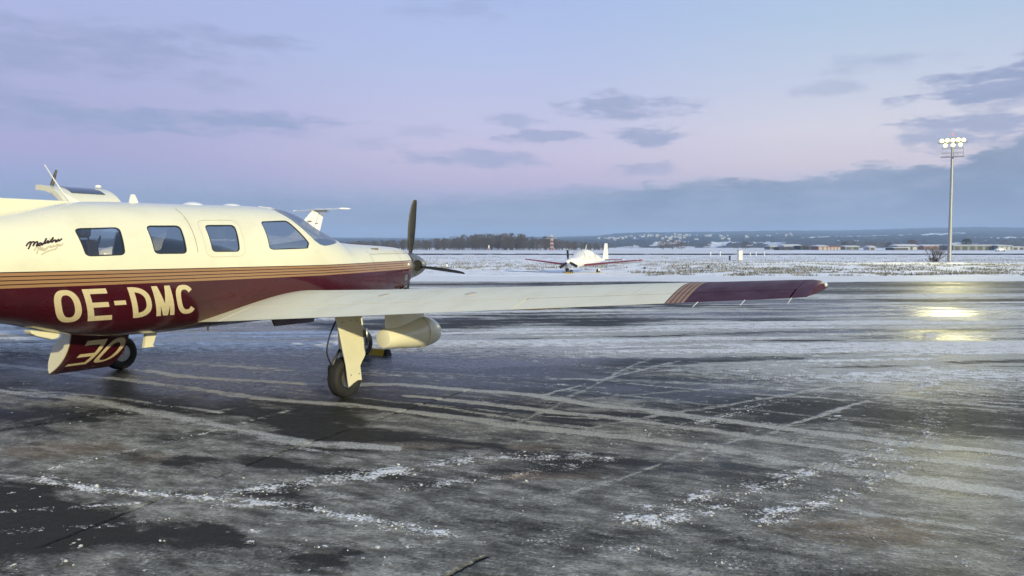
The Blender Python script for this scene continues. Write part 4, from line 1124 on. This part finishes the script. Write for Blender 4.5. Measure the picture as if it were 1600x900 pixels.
for s in (-1, 1):
    w_ = slab('wing', (.95, -.65, s * .0, .60), (.45, -.45, s * 4.75, 1.06), 'white', P2)
    le = slab('red_edge', (1.0, -.62, s * .7, .665), (.49, -.43, s * 4.72, 1.055), 'red', w_, (.145, .125), 6, 0., .10)
    tp = MB(); tp.lathe((0, s * 4.78, 1.062), (1, 0, 0), [(-.45, .01), (-.3, .05), (.2, .065), (.4, .04), (.46, .01)], 10); tp.build('wing_tip', 'red', w_, True)
    tl = slab('tailplane', (-3.45, -4.2, 0, 1.0), (-3.65, -4.15, s * 1.6, 1.03), 'white', P2, (.1, .1))
    slab('red_edge', (-3.42, -4.2, s * .2, 1.005), (-3.63, -4.15, s * 1.58, 1.032), 'red', tl, (.115, .115), 6, 0., .18)
    g_ = MB(); g_.tube([(-.1, s * 1.3, .70), (-.1, s * 1.3, .2)], .04, 8); gg = g_.build('main_gear', 'white', P2)
    wheel((-.1, s * 1.3, .2), .2, .15, gg)
    dd_ = MB(); dd_.prism([(-.3, .68), (.12, .68), (.08, .25), (-.25, .25)], side(s), 1.40, 1.415); dd_.build('gear_door', 'white', gg)
g_ = MB(); g_.tube([(1.5, 0, .60), (1.62, 0, .2)], .04, 8); gg = g_.build('nose_gear', 'white', P2); wheel((1.62, 0, .18), .18, .13, gg)
vslab('fin', [(-3.35, 1.0), (-3.75, 2.30), (-4.15, 2.30), (-4.35, 1.05)], .05, 'white', P2)
q = MB(); q.tube([(-.55, 0, 1.80), (-.72, 0, 2.18)], [.035, .012], 8); q.build('mast_aerial', 'white', P2)
for xx in (-1.7, -2.5):
    q = MB(); q.tube([(xx, 0, 1.35 if xx > -2 else 1.2), (xx - .06, 0, 1.56 if xx > -2 else 1.42)], [.02, .008], 6); q.build('whip_aerial', 'white', P2)
pp = empty('propeller', (2.12, 0, .95)); pp.parent = P2
q = MB(); q.lathe((0, 0, 0), (1, 0, 0), [(-.08, .16), (.02, .16), (.14, .11), (.24, .05), (.28, .005)], 18); q.build('spinner', 'white', pp, True)
for k in range(3):
    m_ = Matrix.Rotation(R(4 + 120 * k), 4, 'X')
    q = MB(); q.add([m_ @ Vector((.02 * s, y * 1.25, z)) for z, y in ((.12, .045), (.4, .085), (.75, .08), (.93, .04)) for s, y in ((-1, -y), (1, -y * .2), (1, y), (-1, y * .2))],
        [(4 * i + j, 4 * i + (j + 1) % 4, 4 * i + 4 + (j + 1) % 4, 4 * i + 4 + j) for i in range(3) for j in range(4)] + [(3, 2, 1, 0), (12, 13, 14, 15)])
    q.build('blade', 'blade', pp)
    q = MB(); q.add([m_ @ Vector((.022 * s, y * 1.25, z)) for z, y in ((.86, .062), (.935, .042)) for s, y in ((-1, -y), (1, -y * .2), (1, y), (-1, y * .2))], [(j, (j + 1) % 4, 4 + (j + 1) % 4, 4 + j) for j in range(4)] + [(3, 2, 1, 0), (4, 5, 6, 7)]); q.build('blade_tip', 'white', pp)
for i, (a, b) in enumerate(((1.92, 0.), (.22, -1.3), (.22, 1.3))):
    c = Matrix.Rotation(math.atan2(hy, hx), 4, 'Z') @ Vector((a, b, 0))
    k_ = empty('wheel_chock', (5.25 + c.x, 60. + c.y, gz(60.) + .012), math.atan2(hy, hx),
        ['yellow chock at the nose wheel of the small white aeroplane', 'yellow chock at the main wheel on the farther side of the small white aeroplane', 'yellow chock at the main wheel on the nearer side of the small white aeroplane'][i], 'chock')
    q = MB(); q.prism([(-.1, 0), (.1, 0), (.05, .13), (-.05, .13)], lambda u, w_, dd: (u, dd, w_), -.22, .22); q.build('body', 'yellow', k_)

# ---- white T-tail aeroplane, mostly hidden by the cabin
a3 = math.atan2(-.72, -.69)
P3 = empty('turboprop_airplane', (-12.4 - 4.6, 50.5 - 4.8, gz(46.)), a3, 'white T-tail aeroplane standing behind the cabin roof of the maroon aeroplane', 'airplane')
body('fuselage', [(6.4, 1.55, 1.45, .06), (6.0, 1.80, 1.15, .35), (4.0, 2.15, .85, .62), (2.6, 2.70, .80, .80), (-2., 2.72, .80, .80), (-5.0, 2.45, 1.45, .45), (-7.6, 2.25, 1.95, .10)], 'white', P3)
for s in (-1, 1):
    w_ = slab('wing', (1.35, -.65, 0, .95), (.55, -.55, s * 7.2, 1.35), 'white', P3)
    slab('tailplane', (-6.45, -7.55, 0, 4.22), (-6.75, -7.5, s * 2.62, 4.22), 'white', P3, (.1, .08))
    t_ = MB(); t_.lathe((-7.15, s * 2.62, 4.22), (1, 0, 0), [(-.42, .01), (-.2, .05), (.3, .055), (.5, .01)], 10); t_.build('tailplane_tip', 'white', P3, True)
    g_ = MB(); g_.tube([(-.3, s * 2.1, 1.0), (-.3, s * 2.1, .3)], .07, 8); gg = g_.build('main_gear', 'white', P3); wheel((-.3, s * 2.1, .3), .3, .22, gg)
g_ = MB(); g_.tube([(3.3, 0, 1.0), (3.3, 0, .25)], .06, 8); gg = g_.build('nose_gear', 'white', P3); wheel((3.3, 0, .25), .25, .18, gg)
fo = vslab('fin', [(-4.0, 2.4), (-4.9, 2.6), (-6.45, 4.16), (-7.35, 4.16), (-6.75, 2.1), (-6.0, 2.0)], .08, 'white', P3)
q = MB(); q.lathe((-6.9, 0, 4.16), (1, 0, 0), [(-.85, .01), (-.55, .09), (.1, .13), (.45, .09), (.62, .01)], 14); q.build('tail_bullet', 'galv', P3, True)
q = MB(); q.tube([(-6.2, .085, 2.3), (-6.95, .085, 4.1)], .012, 5); q.tube([(-6.6, .09, 3.35), (-6.8, .09, 3.35)], .03, 6); q.build('rudder_gap', 'seam', fo)
q = MB(); q.box((-6.35, .075, 3.42), (-6.05, .088, 3.52)); q.build('fin_vent', 'seam', fo)
pp = empty('propeller', (6.4, 0, 1.5)); pp.parent = P3
q = MB(); q.lathe((0, 0, 0), (1, 0, 0), [(-.05, .2), (.1, .18), (.35, .08), (.42, .01)], 16); q.build('spinner', 'galv', pp, True)
for k in range(4):
    m_ = Matrix.Rotation(R(45 + 90 * k), 4, 'X'); q = MB(); q.add([m_ @ Vector((.02 * s, y, z)) for z, y in ((.15, .05), (.6, .12), (1.3, .07)) for s, y in ((-1, -y), (1, -y), (1, y), (-1, y))], [(4 * i + j, 4 * i + (j + 1) % 4, 4 * i + 4 + (j + 1) % 4, 4 * i + 4 + j) for i in range(2) for j in range(4)] + [(3, 2, 1, 0), (8, 9, 10, 11)]); q.build('blade', 'blade', pp)

# ================================================================== floodlight mast
MX, MY, MZ = at(1483, 107.)
MZ = field_z(MX, MY) - .02
lm = empty('floodlight_mast', (MX, MY, MZ), R(-28), 'tall grey floodlight mast with lit lamps standing in the snow', 'mast')
HT = 16.2
q = MB(); q.tube([(0, 0, -.3), (0, 0, HT * .5), (0, 0, HT)], [.27, .20, .145], 20); po = q.build('pole', 'galv', lm, True, ang=40)
q = MB()
for k in range(1, 4): q.lathe((0, 0, HT * k / 4), (0, 0, 1), [(-.05, .275 - .035 * k), (.05, .272 - .035 * k)], 20)
q.build('pole_joint', 'galv', po)
q = MB(); q.box((-1.35, -.55, 13.86), (1.35, .55, 13.94)); pf = q.build('platform', 'galv', lm)
q = MB()
for x in (-1.32, -.66, 0, .66, 1.32):
    for y in (-.52, .52): q.tube([(x, y, 13.9), (x, y, 15.0)], .028, 6)
for z in (14.42, 15.0):
    for y in (-.52, .52): q.tube([(-1.32, y, z), (1.32, y, z)], .026, 6)
    for x in (-1.32, 1.32): q.tube([(x, -.52, z), (x, .52, z)], .026, 6)
q.build('railing', 'galv', pf)
q = MB(); q.tube([(-1.75, 0, 15.75), (1.75, 0, 15.75)], .06, 8); q.build('crossbar', 'galv', lm)
M['lamp'] = mat('lit_floodlight', (1, .95, .7), .4, emit=(1., .86, .17), estr=7.)
M['beacon'] = mat('red_beacon', (.6, .05, .02), .3, emit=(1., .15, .05), estr=1.2)
for (x, zc, tl) in ((-1.25, 16.05, .30), (-.62, 16.10, .36), (.02, 16.04, .28), (.64, 16.09, .34), (1.27, 16.03, .30), (-.85, 15.42, .42), (.05, 15.40, .40), (.92, 15.44, .45)):
    h = MB(); h.prism([(-.25, 0), (.25, 0), (.19, .24), (-.19, .24)], lambda u, w_, dd: (x + u, -.15 - dd * tl + w_ * .9, zc + dd + w_ * .35), -.22, .22); h.build('floodlight', 'galv', lm)
    l_ = MB(); l_.lathe((x, -.17, zc), (0, -1, -tl), [(-.015, .23), (.0, .23), (.03, .16), (.04, .02)], 20); l_.build('lamp_lens', 'lamp', lm, True)
    q = MB(); q.tube([(x, 0, zc - .1), (x, 0, 15.75)], .03, 6); q.build('lamp_bracket', 'galv', lm)
q = MB(); q.tube([(0, 0, 16.2), (0, 0, 16.75)], .04, 8); q.build('beacon_stem', 'galv', lm)
q = MB(); q.lathe((0, 0, 16.75), (0, 0, 1), [(0, .09), (.12, .09), (.2, .04), (.22, .01)], 12); q.build('beacon', 'beacon', lm, True)
fl = bpy.data.lights.new('floodlight_beam', 'SPOT'); fl.energy = 15000.; fl.color = (1., .92, .45); fl.spot_size = R(120); fl.spot_blend = .6; fl.shadow_soft_size = .5
flo = bpy.data.objects.new('floodlight_beam', fl); COL.objects.link(flo); flo.parent = lm; flo.location = (0, -.6, 16.0)
aim = Vector((10., 22., 0.)) - Vector((MX, MY, 16.)); aim = Matrix.Rotation(R(28), 3, 'Z') @ aim
flo.rotation_euler = aim.to_track_quat('-Z', 'Y').to_euler()

# ================================================================== bare bush, posts, cabinet, lattice mast
def twigs(mb, base, h, spread, n, lv, r0, rnd):
    """recursive bare branches as thin three-sided tubes"""
    def grow(p, d, L, r_, k):
        q = p + d * L
        mb.tube([p, q], [r_, r_ * .6], 3, False)
        if k == 0: return
        for _ in range(rnd.choice((2, 3, 3))):
            nd = (d + Vector((rnd.uniform(-1, 1), rnd.uniform(-1, 1), rnd.uniform(-.25, .7))) * .62).normalized()
            grow(p + d * L * rnd.uniform(.45, 1.), nd, L * rnd.uniform(.55, .8), r_ * .6, k - 1)
    for _ in range(n):
        d = Vector((rnd.uniform(-1, 1) * spread, rnd.uniform(-1, 1) * spread, 1)).normalized()
        grow(Vector(base) + Vector((rnd.uniform(-.3, .3) * spread, rnd.uniform(-.3, .3) * spread, 0)), d, h * rnd.uniform(.3, .42), r0, lv)
M['twig'] = mat('bare_twigs', (.070, .053, .046), .8, noise=.3, nscale=3)
rnd = random.Random(5)
x, y, z = at(1461, 104.); z = field_z(x, y)
bu = empty('bare_bush', (x, y, z - .05), 0, 'leafless reddish-brown bush beside the foot of the floodlight mast', 'bush')
q = MB(); twigs(q, (0, 0, 0), 2.9, 1.1, 15, 4, .034, rnd); q.build('branches', 'twig', bu)
q = MB(); twigs(q, (0, 0, 0), 1.2, 1.8, 16, 3, .035, rnd); q.build('stems', 'twig', bu)

M['postwhite'] = mat('weathered_white', (.70, .70, .68), .6, noise=.1)
M['postdark'] = mat('dark_post_paint', (.03, .03, .03), .6)
x, y, z = at(1156, 117.); z = field_z(x, y)
cb = empty('utility_cabinet', (x, y, z - .05), R(12), 'white upright utility cabinet with grey lid on the snow', 'cabinet')
q = MB(); q.box((-.31, -.2, 0), (.31, .2, 1.42)); q.build('housing', 'postwhite', cb)
q = MB(); q.prism([(-.37, 1.42), (.37, 1.42), (.30, 1.56), (-.30, 1.56)], lambda u, w_, dd: (u, dd, w_), -.26, .26); q.build('lid', 'galv', cb)
q = MB(); q.box((-.26, -.215, .1), (.26, -.202, 1.32)); dr = q.build('door', 'postwhite', cb)
q = MB(); q.box((.18, -.235, .7), (.21, -.216, .85)); q.build('handle', 'postdark', dr)
def post(px, d, h, w, lab, m='postwhite', capm='galv'):
    x, y, z = at(px, d); z = field_z(x, y)
    e = empty('marker_post', (x, y, z - .03), 0, lab, 'post', None)
    q = MB(); q.tube([(0, 0, 0), (0, 0, h * .85)], [w, w * .9], 8); q.build('shaft', m, e)
    q = MB(); q.lathe((0, 0, h * .85), (0, 0, 1), [(0, w * 1.2), (h * .08, w * 1.2), (h * .15, w * .5)], 8); q.build('cap', capm, e)
post(1110, 168, 1.25, .11, 'pale marker post in the snow, leftmost of the five pale ones')
post(1125, 168, 1.3, .12, 'pale marker post in the snow left of the white cabinet, second of five')
post(1172, 168, 1.1, .10, 'pale marker post in the snow just right of the white cabinet')
post(1181, 172, 1.25, .10, 'pale marker post in the snow, second to the right of the white cabinet')
post(1194, 172, 1.25, .10, 'pale marker post in the snow, rightmost of the five pale ones')
post(1140, 116, .70, .14, 'short dark marker post in the snow left of the white cabinet', 'postdark', 'postdark')
post(1107, 68, .22, .09, 'tiny dark marker stub at the snowy apron edge right of the small white aeroplane', 'postdark', 'postdark')
post(698, 80, .40, .10, 'small dark-topped marker in the snow right of the propeller', 'postwhite', 'postdark')
post(1007, 70, .2, .09, 'tiny dark marker stub in the snow beside a red wing tip', 'postdark', 'postdark')
M['mastred'] = mat('faded_red_paint', (.42, .10, .08), .6); M['mastwhite'] = mat('mast_white_paint', (.72, .70, .68), .6)
x, y, z = at(862, 430.)
la = empty('lattice_mast', (x, y, -.5), R(20), 'red and white lattice mast in front of the dark wood', 'mast')
for k in range(8):
    z0, z1 = k * 1.02, (k + 1) * 1.02; w0, w1 = .75 - .05 * k, .70 - .05 * k
    q = MB()
    C4 = [(1, 1), (1, -1), (-1, -1), (-1, 1)]
    for i, (a, b) in enumerate(C4):
        c, d = C4[(i + 1) % 4]
        q.tube([(a * w0, b * w0, z0), (a * w1, b * w1, z1)], .09, 4); q.tube([(a * w0, b * w0, z0), (c * w1, d * w1, z1)], .06, 4); q.tube([(a * w1, b * w1, z1), (c * w1, d * w1, z1)], .06, 4)
    q.build('lattice_section', 'mastred' if k % 2 == 0 else 'mastwhite', la)
q = MB(); q.tube([(-3.2, 0, 6.4), (3.2, 0, 6.5)], .07, 4); q.build('crossarm', 'mastwhite', la)
x, y, z = at(764, 425.)
sg = empty('sign_post', (x, y, -.5), 0, 'small white signboard on a post at the edge of the dark wood', 'sign')
q = MB(); q.box((-.3, -.05, 1.0), (.3, .05, 2.7)); q.build('board', 'mastwhite', sg)
q = MB(); q.tube([(-.25, 0, 0), (-.25, 0, 1.1)], .08, 5); q.tube([(.25, 0, 0), (.25, 0, 1.1)], .08, 5); q.build('legs', 'mastred', sg)

# ================================================================== far buildings
M['roofsnow'] = mat('snowy_roof', (.62, .63, .66), .7, noise=.06, nscale=.2)
M['shed'] = mat('grey_green_cladding', (.17, .19, .16), .6, noise=.15, nscale=.4)
M['brick'] = mat('orange_brick', (.27, .125, .09), .8, noise=.2, nscale=.5)
M['cladwhite'] = mat('pale_cladding', (.40, .40, .39), .7, noise=.1, nscale=.5)
M['darkclad'] = mat('dark_cladding', (.045, .05, .06), .6, noise=.2, nscale=.4)
M['winglass'] = mat('far_window_glass', (.03, .04, .05), .15)
def shed(name, px0, px1, d, h, dep, wallm, lab, cat, ridge=.6, doors=3, doorm='darkclad', roofm='roofsnow', zb=-.5):
    x0, x1 = (px0 - 800) / 1250. * d, (px1 - 800) / 1250. * d; w = x1 - x0
    e = empty(name, ((x0 + x1) / 2, d, zb), 0, lab, cat)
    q = MB(); q.box((-w / 2, 0, 0), (w / 2, dep, h)); wl = q.build('wall', wallm, e)
    q = MB(); q.prism([(-.5, h - .02), (dep + .5, h - .02), (dep + .5, h + .15), (dep / 2, h + ridge), (-.5, h + .15)], lambda u, w_, dd: (dd, u, w_), -w / 2 - .5, w / 2 + .5); q.build('roof', roofm, e)
    for k in range(doors):
        c = -w / 2 + w * (k + .5) / doors; ww = w / doors * .32
        q = MB(); q.box((c - ww, -.06, 0.02), (c + ww, -.01, h * .8)); dd = q.build('door', doorm, wl)
    return e
shed('long_hangar', 1489, 1572, 420, 2.55, 14, 'shed', 'long low grey-green hangar with snowy roof right of the floodlight mast', 'hangar', .5, 7)
shed('annex', 1558, 1579, 416, 2.35, 8, 'shed', 'pale-fronted annex at the right end of the long grey-green hangar', 'building', .4, 3, 'cladwhite')
shed('low_shed', 1581, 1600, 470, 1.7, 10, 'cladwhite', 'low white shed at the right edge of the photo beyond the field', 'shed', .4, 2)
shed('white_hall', 1402, 1434, 470, 2.2, 10, 'darkclad', 'low hall with broad white snowy roof left of the bare bush', 'hall', 1.2, 3, 'cladwhite')
shed('low_hall', 1396, 1418, 440, 1.3, 10, 'darkclad', 'flat dark shed just left of the broad white-roofed hall', 'shed', .4, 2)
shed('red_roof_house', 1443, 1478, 480, 2.3, 10, 'brick', 'reddish building half hidden behind the leafless bush', 'building', .9, 3)
shed('orange_building', 1278, 1292, 450, 2.1, 12, 'brick', 'orange-red building with white roof beyond the runway', 'building', .8, 2, 'cladwhite')
shed('orange_annex', 1292, 1313, 455, 2.0, 10, 'brick', 'long orange-red annex right of the white-roofed orange building', 'building', .3, 4, 'cladwhite', 'brick')
shed('dark_hangar', 1251, 1280, 470, 2.3, 12, 'darkclad', 'dark flat hangar left of the orange-red building', 'hangar', .2, 2, 'winglass', 'darkclad')
shed('white_roof_shed', 1225, 1251, 480, 2.4, 12, 'cladwhite', 'pale shed with sloping white roof left of the dark hangar', 'shed', 1., 2)
shed('dark_barn', 1218, 1240, 440, .9, 10, 'darkclad', 'low dark barn with pointed roof in front of the pale shed', 'barn', .9, 2, 'winglass', 'darkclad')
shed('grey_hall', 1203, 1222, 520, 2.0, 12, 'shed', 'grey-green hall with snowy roof at the left of the far sheds', 'hall', .6, 2)
shed('pale_shed', 1320, 1342, 480, 1.9, 10, 'shed', 'greenish shed with snowy roof right of the orange-red annex', 'shed', .7, 2)
shed('small_white_house', 1358, 1367, 460, 1.5, 8, 'cladwhite', 'small white house between the greenish shed and the white-roofed hall', 'house', 1.0, 1)
M['car'] = mat('snowed_car_paint', (.62, .64, .66), .4)
x, y, z = at(1562, 330.)
cr = empty('parked_car', (x, y, -.5), R(5), 'snow-covered car parked in front of the long grey-green hangar', 'car')
q = MB(); q.prism([(-2.1, .3), (2.1, .3), (2.1, .75), (1.2, .9), (.6, 1.35), (-.9, 1.4), (-1.7, .95), (-2.1, .85)], lambda u, w_, dd: (u, dd, w_), -.85, .85); q.build('car_body', 'car', cr)
for a in (-1.3, 1.3):
    q = MB(); q.lathe((a, 0, .3), (0, 1, 0), [(-.88, .3), (.88, .3)], 14); q.build('wheels', 'rubber', cr)

# ================================================================== hills, town, woods
def ridge(px):
    pts = np.array([(-900, 372), (0, 374), (400, 374), (530, 373), (700, 374), (860, 372), (935, 370), (960, 366), (1000, 364.5), (1100, 364), (1200, 362.5), (1310, 362), (1400, 359.5), (1440, 358.3), (1520, 356.5), (1600, 357.5), (1700, 359), (2000, 364), (2600, 370)], float)
    return np.interp(px, pts[:, 0], pts[:, 1])
DR = 5200.
hd = np.concatenate([np.linspace(1150, 2600, 50), np.linspace(2640, 5200, 90), np.linspace(5260, 6500, 14)])
ha = np.linspace(-1.15, 1.25, 620)
HA, HD = np.meshgrid(ha, hd)
HX = HA * HD; HY = HD.copy(); pxs = 800 + 1250 * HA
top = (385 - ridge(pxs)) / 1250. * DR + 1.6
tt = np.clip((HD - 1150) / (DR - 1150), 0, 1)
def hill_base(tt_, top_): return top_ * tt_ ** 1.25
HZ = hill_base(tt, top) + 5.0 * (fbm(HX * .0012, HD * .0016, 401, 4) - .5) * sstep(HD, 1400, 2400)
HZ = np.where(HD > DR, HZ - (HD - DR) * .05, HZ) - .8
ys_ = 385 - (HZ - 1.56) / HD * 1250
n1 = fbm(pxs * .02, ys_ * .22, 411, 4, .6)
def bandm(pts, hw_):
    P = np.array(pts, float); yc = np.interp(pxs, P[:, 0], P[:, 1]); inx = (pxs > P[0, 0]) & (pxs < P[-1, 0])
    return inx * (1 - sstep(np.abs(ys_ - yc) + 2.2 * (n1 - .5), hw_ * .7, hw_ * 1.15))
sm_ = np.maximum.reduce([bandm([(1250, 374.2), (1330, 371.8), (1400, 370.), (1480, 366.8), (1508, 366.2)], 1.5), bandm([(1440, 370.5), (1508, 368)], 1.1), bandm([(1510, 373.6), (1560, 374.2), (1640, 375)], 1.3),
    bandm([(1298, 379), (1330, 379.6), (1348, 380)], 1.3), bandm([(948, 373), (975, 373.5)], 1.6), bandm([(1215, 377.5), (1235, 377.8)], 1.), sstep(n1, .62, .72) * sstep(ys_, 373, 378) * .9, sstep(n1, .60, .70) * (pxs < 1230) * (pxs > 930) * sstep(ys_, 370, 374)])
forest = 1 - np.clip(sm_, 0, 1)
hashv = hash2(np.arange(HX.size).reshape(HX.shape), np.arange(HX.size).reshape(HX.shape) * 3 + 1, 7)
HZ = HZ + forest * (3. + 7. * hashv) * sstep(HD, 1300, 1700)
def hill_material():
    m = bpy.data.materials.new('wooded_hills'); m.use_nodes = True
    t = m.node_tree; t.nodes.clear(); N = NT(t)
    oc = t.nodes.new('ShaderNodeTexCoord').outputs['Object']
    sn_ = N.n('ShaderNodeAttribute', 2, attribute_name='snow')
    a = N.noise(oc, .03, 5., .65)
    c = N.mix(N.mr(a, .35, .65), (.014, .020, .022), (.036, .038, .036))
    c = N.mix(N.mr(N.m('ADD', sn_, N.m('MULTIPLY', N.m('SUBTRACT', a, .5), .5)), .35, .6), c, (.72, .74, .78))
    p = N.n('ShaderNodeBsdfPrincipled', None, i_Base_Color=c, i_Roughness=.9)
    o = t.nodes.new('ShaderNodeOutputMaterial'); t.links.new(p.outputs[0], o.inputs[0]); return m
M['hills'] = hill_material()
tag(sheet('hills', HX, HY, HZ, M['hills'], dict(snow=sm_), smooth=False), kind='structure')
def hill_z(x, y):
    i = int(np.clip(np.searchsorted(hd, y), 1, len(hd) - 1)); j = int(np.clip(np.searchsorted(ha, x / y), 1, len(ha) - 1)); return float(HZ[i, j])

# town houses on the slope
def house_proto():
    e = empty('house', (0, 0, 0), 0)
    q = MB(); q.box((-6, 0, -4), (6, 9, 5.5)); wl = q.build('wall', 'cladwhite', e)
    q = MB(); q.prism([(-.8, 5.4), (9.8, 5.4), (4.5, 9.2)], lambda u, w_, dd: (dd, u, w_), -6.8, 6.8); q.build('roof', 'roofsnow', e)
    for x in (-3.2, 0, 3.2):
        q = MB(); q.box((x - .8, -.12, 1.4), (x + .8, -.02, 3.4)); q.build('window', 'winglass', wl)
    return e
hp = house_proto(); rnd = random.Random(21); first = True
for i in range(90):
    px = rnd.choice([rnd.uniform(945, 1240), rnd.uniform(930, 1110), rnd.uniform(945, 1240)]); d = rnd.uniform(1700, 3300) if px < 1240 else rnd.uniform(1300, 1700)
    x = (px - 800) / 1250. * d; o = hp if first else copy_tree(hp); first = False
    o.location = (x, d, hill_z(x, d) + rnd.uniform(-1, 4)); o.rotation_euler = (0, 0, rnd.uniform(-.7, .7)); s_ = rnd.uniform(.32, .6); o.scale = (s_ * rnd.uniform(.8, 1.5), s_, s_ * .9)
    tag(o, 'tiny snow-roofed house of the town spread below the wooded hills', 'house', 'houses of the far town')

# trees: winter crowns of many small twig faces
M['crownA'] = mat('bare_wood_twigs', (.060, .052, .050), .9, noise=.35, nscale=.12)
M['crownB'] = mat('conifer_green', (.022, .034, .026), .9, noise=.4, nscale=.3)
M['crownC'] = mat('rusty_winter_leaves', (.085, .052, .038), .9, noise=.3, nscale=.2)
M['trunk'] = mat('bark', (.05, .042, .036), .9)
def tree_faces(V, F, bx, by, bz, h, w, n, rnd, kind):
    for _ in range(n):
        u = rnd.random(); 
        if kind == 1: z = h * (.08 + .92 * u); rr = w * (1 - u) ** .8 * (.55 + .45 * rnd.random()) + .1
        else: z = h * (.12 + .88 * u ** .8); rr = w * math.sqrt(max(0, 1 - ((z / h - .55) / .5) ** 2)) * math.sqrt(rnd.random())
        a = rnd.uniform(0, 6.28); cx, cy = bx + rr * math.cos(a), by + rr * math.sin(a)
        s_ = h * rnd.uniform(.03, .075); o = len(V)
        if kind == 1: dx, dz = s_ * 1.3, -s_ * .5
        else: dx, dz = rnd.uniform(-.5, .5) * s_, s_ * 1.5
        V += [(cx - s_ * .4, cy, bz + z), (cx + s_ * .4, cy + rnd.uniform(-.3, .3) * s_, bz + z), (cx + dx, cy + rnd.uniform(-.4, .4) * s_, bz + z + dz)]
        F.append((o, o + 1, o + 2))
rnd = random.Random(33)
V, F = [], []; tops = np.array([(300, 380), (480, 380), (530, 379.5), (590, 377), (650, 376), (700, 373), (735, 368), (760, 367), (800, 366.5), (830, 370), (858, 372.5), (880, 376), (905, 378.5), (960, 381)], float)
for i in range(900):
    px = rnd.uniform(330, 950); d = rnd.uniform(445, 520); x = (px - 800) / 1250. * d
    h = ((385 - np.interp(px, tops[:, 0], tops[:, 1])) / 1250. * d + 2.06) * rnd.uniform(.55, 1.12)
    tree_faces(V, F, x, d, -.6, h, h * rnd.uniform(.26, .42), 80, rnd, 1 if rnd.random() < .25 else 0)
    o = len(V); V += [(x - .14, d, -.6), (x + .14, d, -.6), (x, d, -.6 + h * .9)]; F.append((o, o + 1, o + 2))
tag(make('far_wood', V, F, 'crownA'), 'dark leafless wood along the far edge of the snowy airfield', 'wood', kind='stuff')
V, F = [], []
for i in range(330):
    px = rnd.choice([rnd.uniform(940, 1230), rnd.uniform(1210, 1640), rnd.uniform(1320, 1640)]); d = rnd.uniform(540, 760); x = (px - 800) / 1250. * d
    h = rnd.uniform(3., 5.6) * (1.25 if 1310 < px < 1400 or px > 1560 else 1.); tree_faces(V, F, x, d, -.6, h, h * rnd.uniform(.4, .7), 46, rnd, 0)
tag(make('far_hedge', V, F, 'crownA'), 'low dark belt of far trees and hedges below the town', 'hedge', kind='stuff')
def far_tree(px, d, h, w, kind, m, lab, n=420):
    x = (px - 800) / 1250. * d; e = empty('tree', (x, d, -.55), 0, lab, 'tree'); V, F = [], []
    tree_faces(V, F, 0, 0, 0, h, w, n, rnd, kind); make('crown', V, F, m, e)
    q = MB(); q.tube([(0, 0, 0), (0, 0, h * .8)], [h * .03, h * .008], 6); q.build('trunk', 'trunk', e)
far_tree(1509, 470, 6.2, 3.2, 0, 'crownB', 'dark evergreen tree rising behind the left end of the long hangar', 700)
far_tree(1424, 520, 6.0, 3.6, 0, 'crownC', 'broad rusty-brown tree behind the white-roofed hall', 600)
far_tree(1036, 500, 5.0, 4., 0, 'crownC', 'rusty-brown tree clump, leftmost of three right of the small white aeroplane')
far_tree(1050, 500, 5.6, 4.2, 0, 'crownC', 'rusty-brown tree clump, middle and tallest of three right of the small white aeroplane')
far_tree(1064, 505, 4.8, 4., 0, 'crownC', 'rusty-brown tree clump, rightmost of three right of the small white aeroplane')
far_tree(1164, 520, 5.0, 4., 0, 'crownA', 'dark bare tree clump beyond the white utility cabinet')
far_tree(1318, 500, 4.6, 2.4, 0, 'crownB', 'small dark tree beside the orange-red annex')
far_tree(1388, 500, 4.4, 2.6, 0, 'crownB', 'small dark tree left of the low white-roofed hall')

# ================================================================== air
q = MB(); q.box((-11000, -300, -3.), (11000, 9500, 190)); hz = q.build('haze')
m = bpy.data.materials.new('pale_haze'); m.use_nodes = True; t = m.node_tree; t.nodes.clear()
pv = t.nodes.new('ShaderNodeVolumePrincipled'); pv.inputs['Color'].default_value = (.50, .70, 1., 1); pv.inputs['Density'].default_value = 1.9e-4; pv.inputs['Anisotropy'].default_value = .0
o = t.nodes.new('ShaderNodeOutputMaterial'); t.links.new(pv.outputs[0], o.inputs['Volume']); hz.data.materials.append(m)
tag(hz, 'thin cold evening haze over the airfield', 'haze', kind='stuff')

# no fourth level: pieces of a sub-part hang directly on their part
for o in list(bpy.data.objects):
    ch_ = []; p = o
    while p.parent is not None: p = p.parent; ch_.append(p)
    if len(ch_) > 2:
        keep = ch_[-2]; o.parent = keep
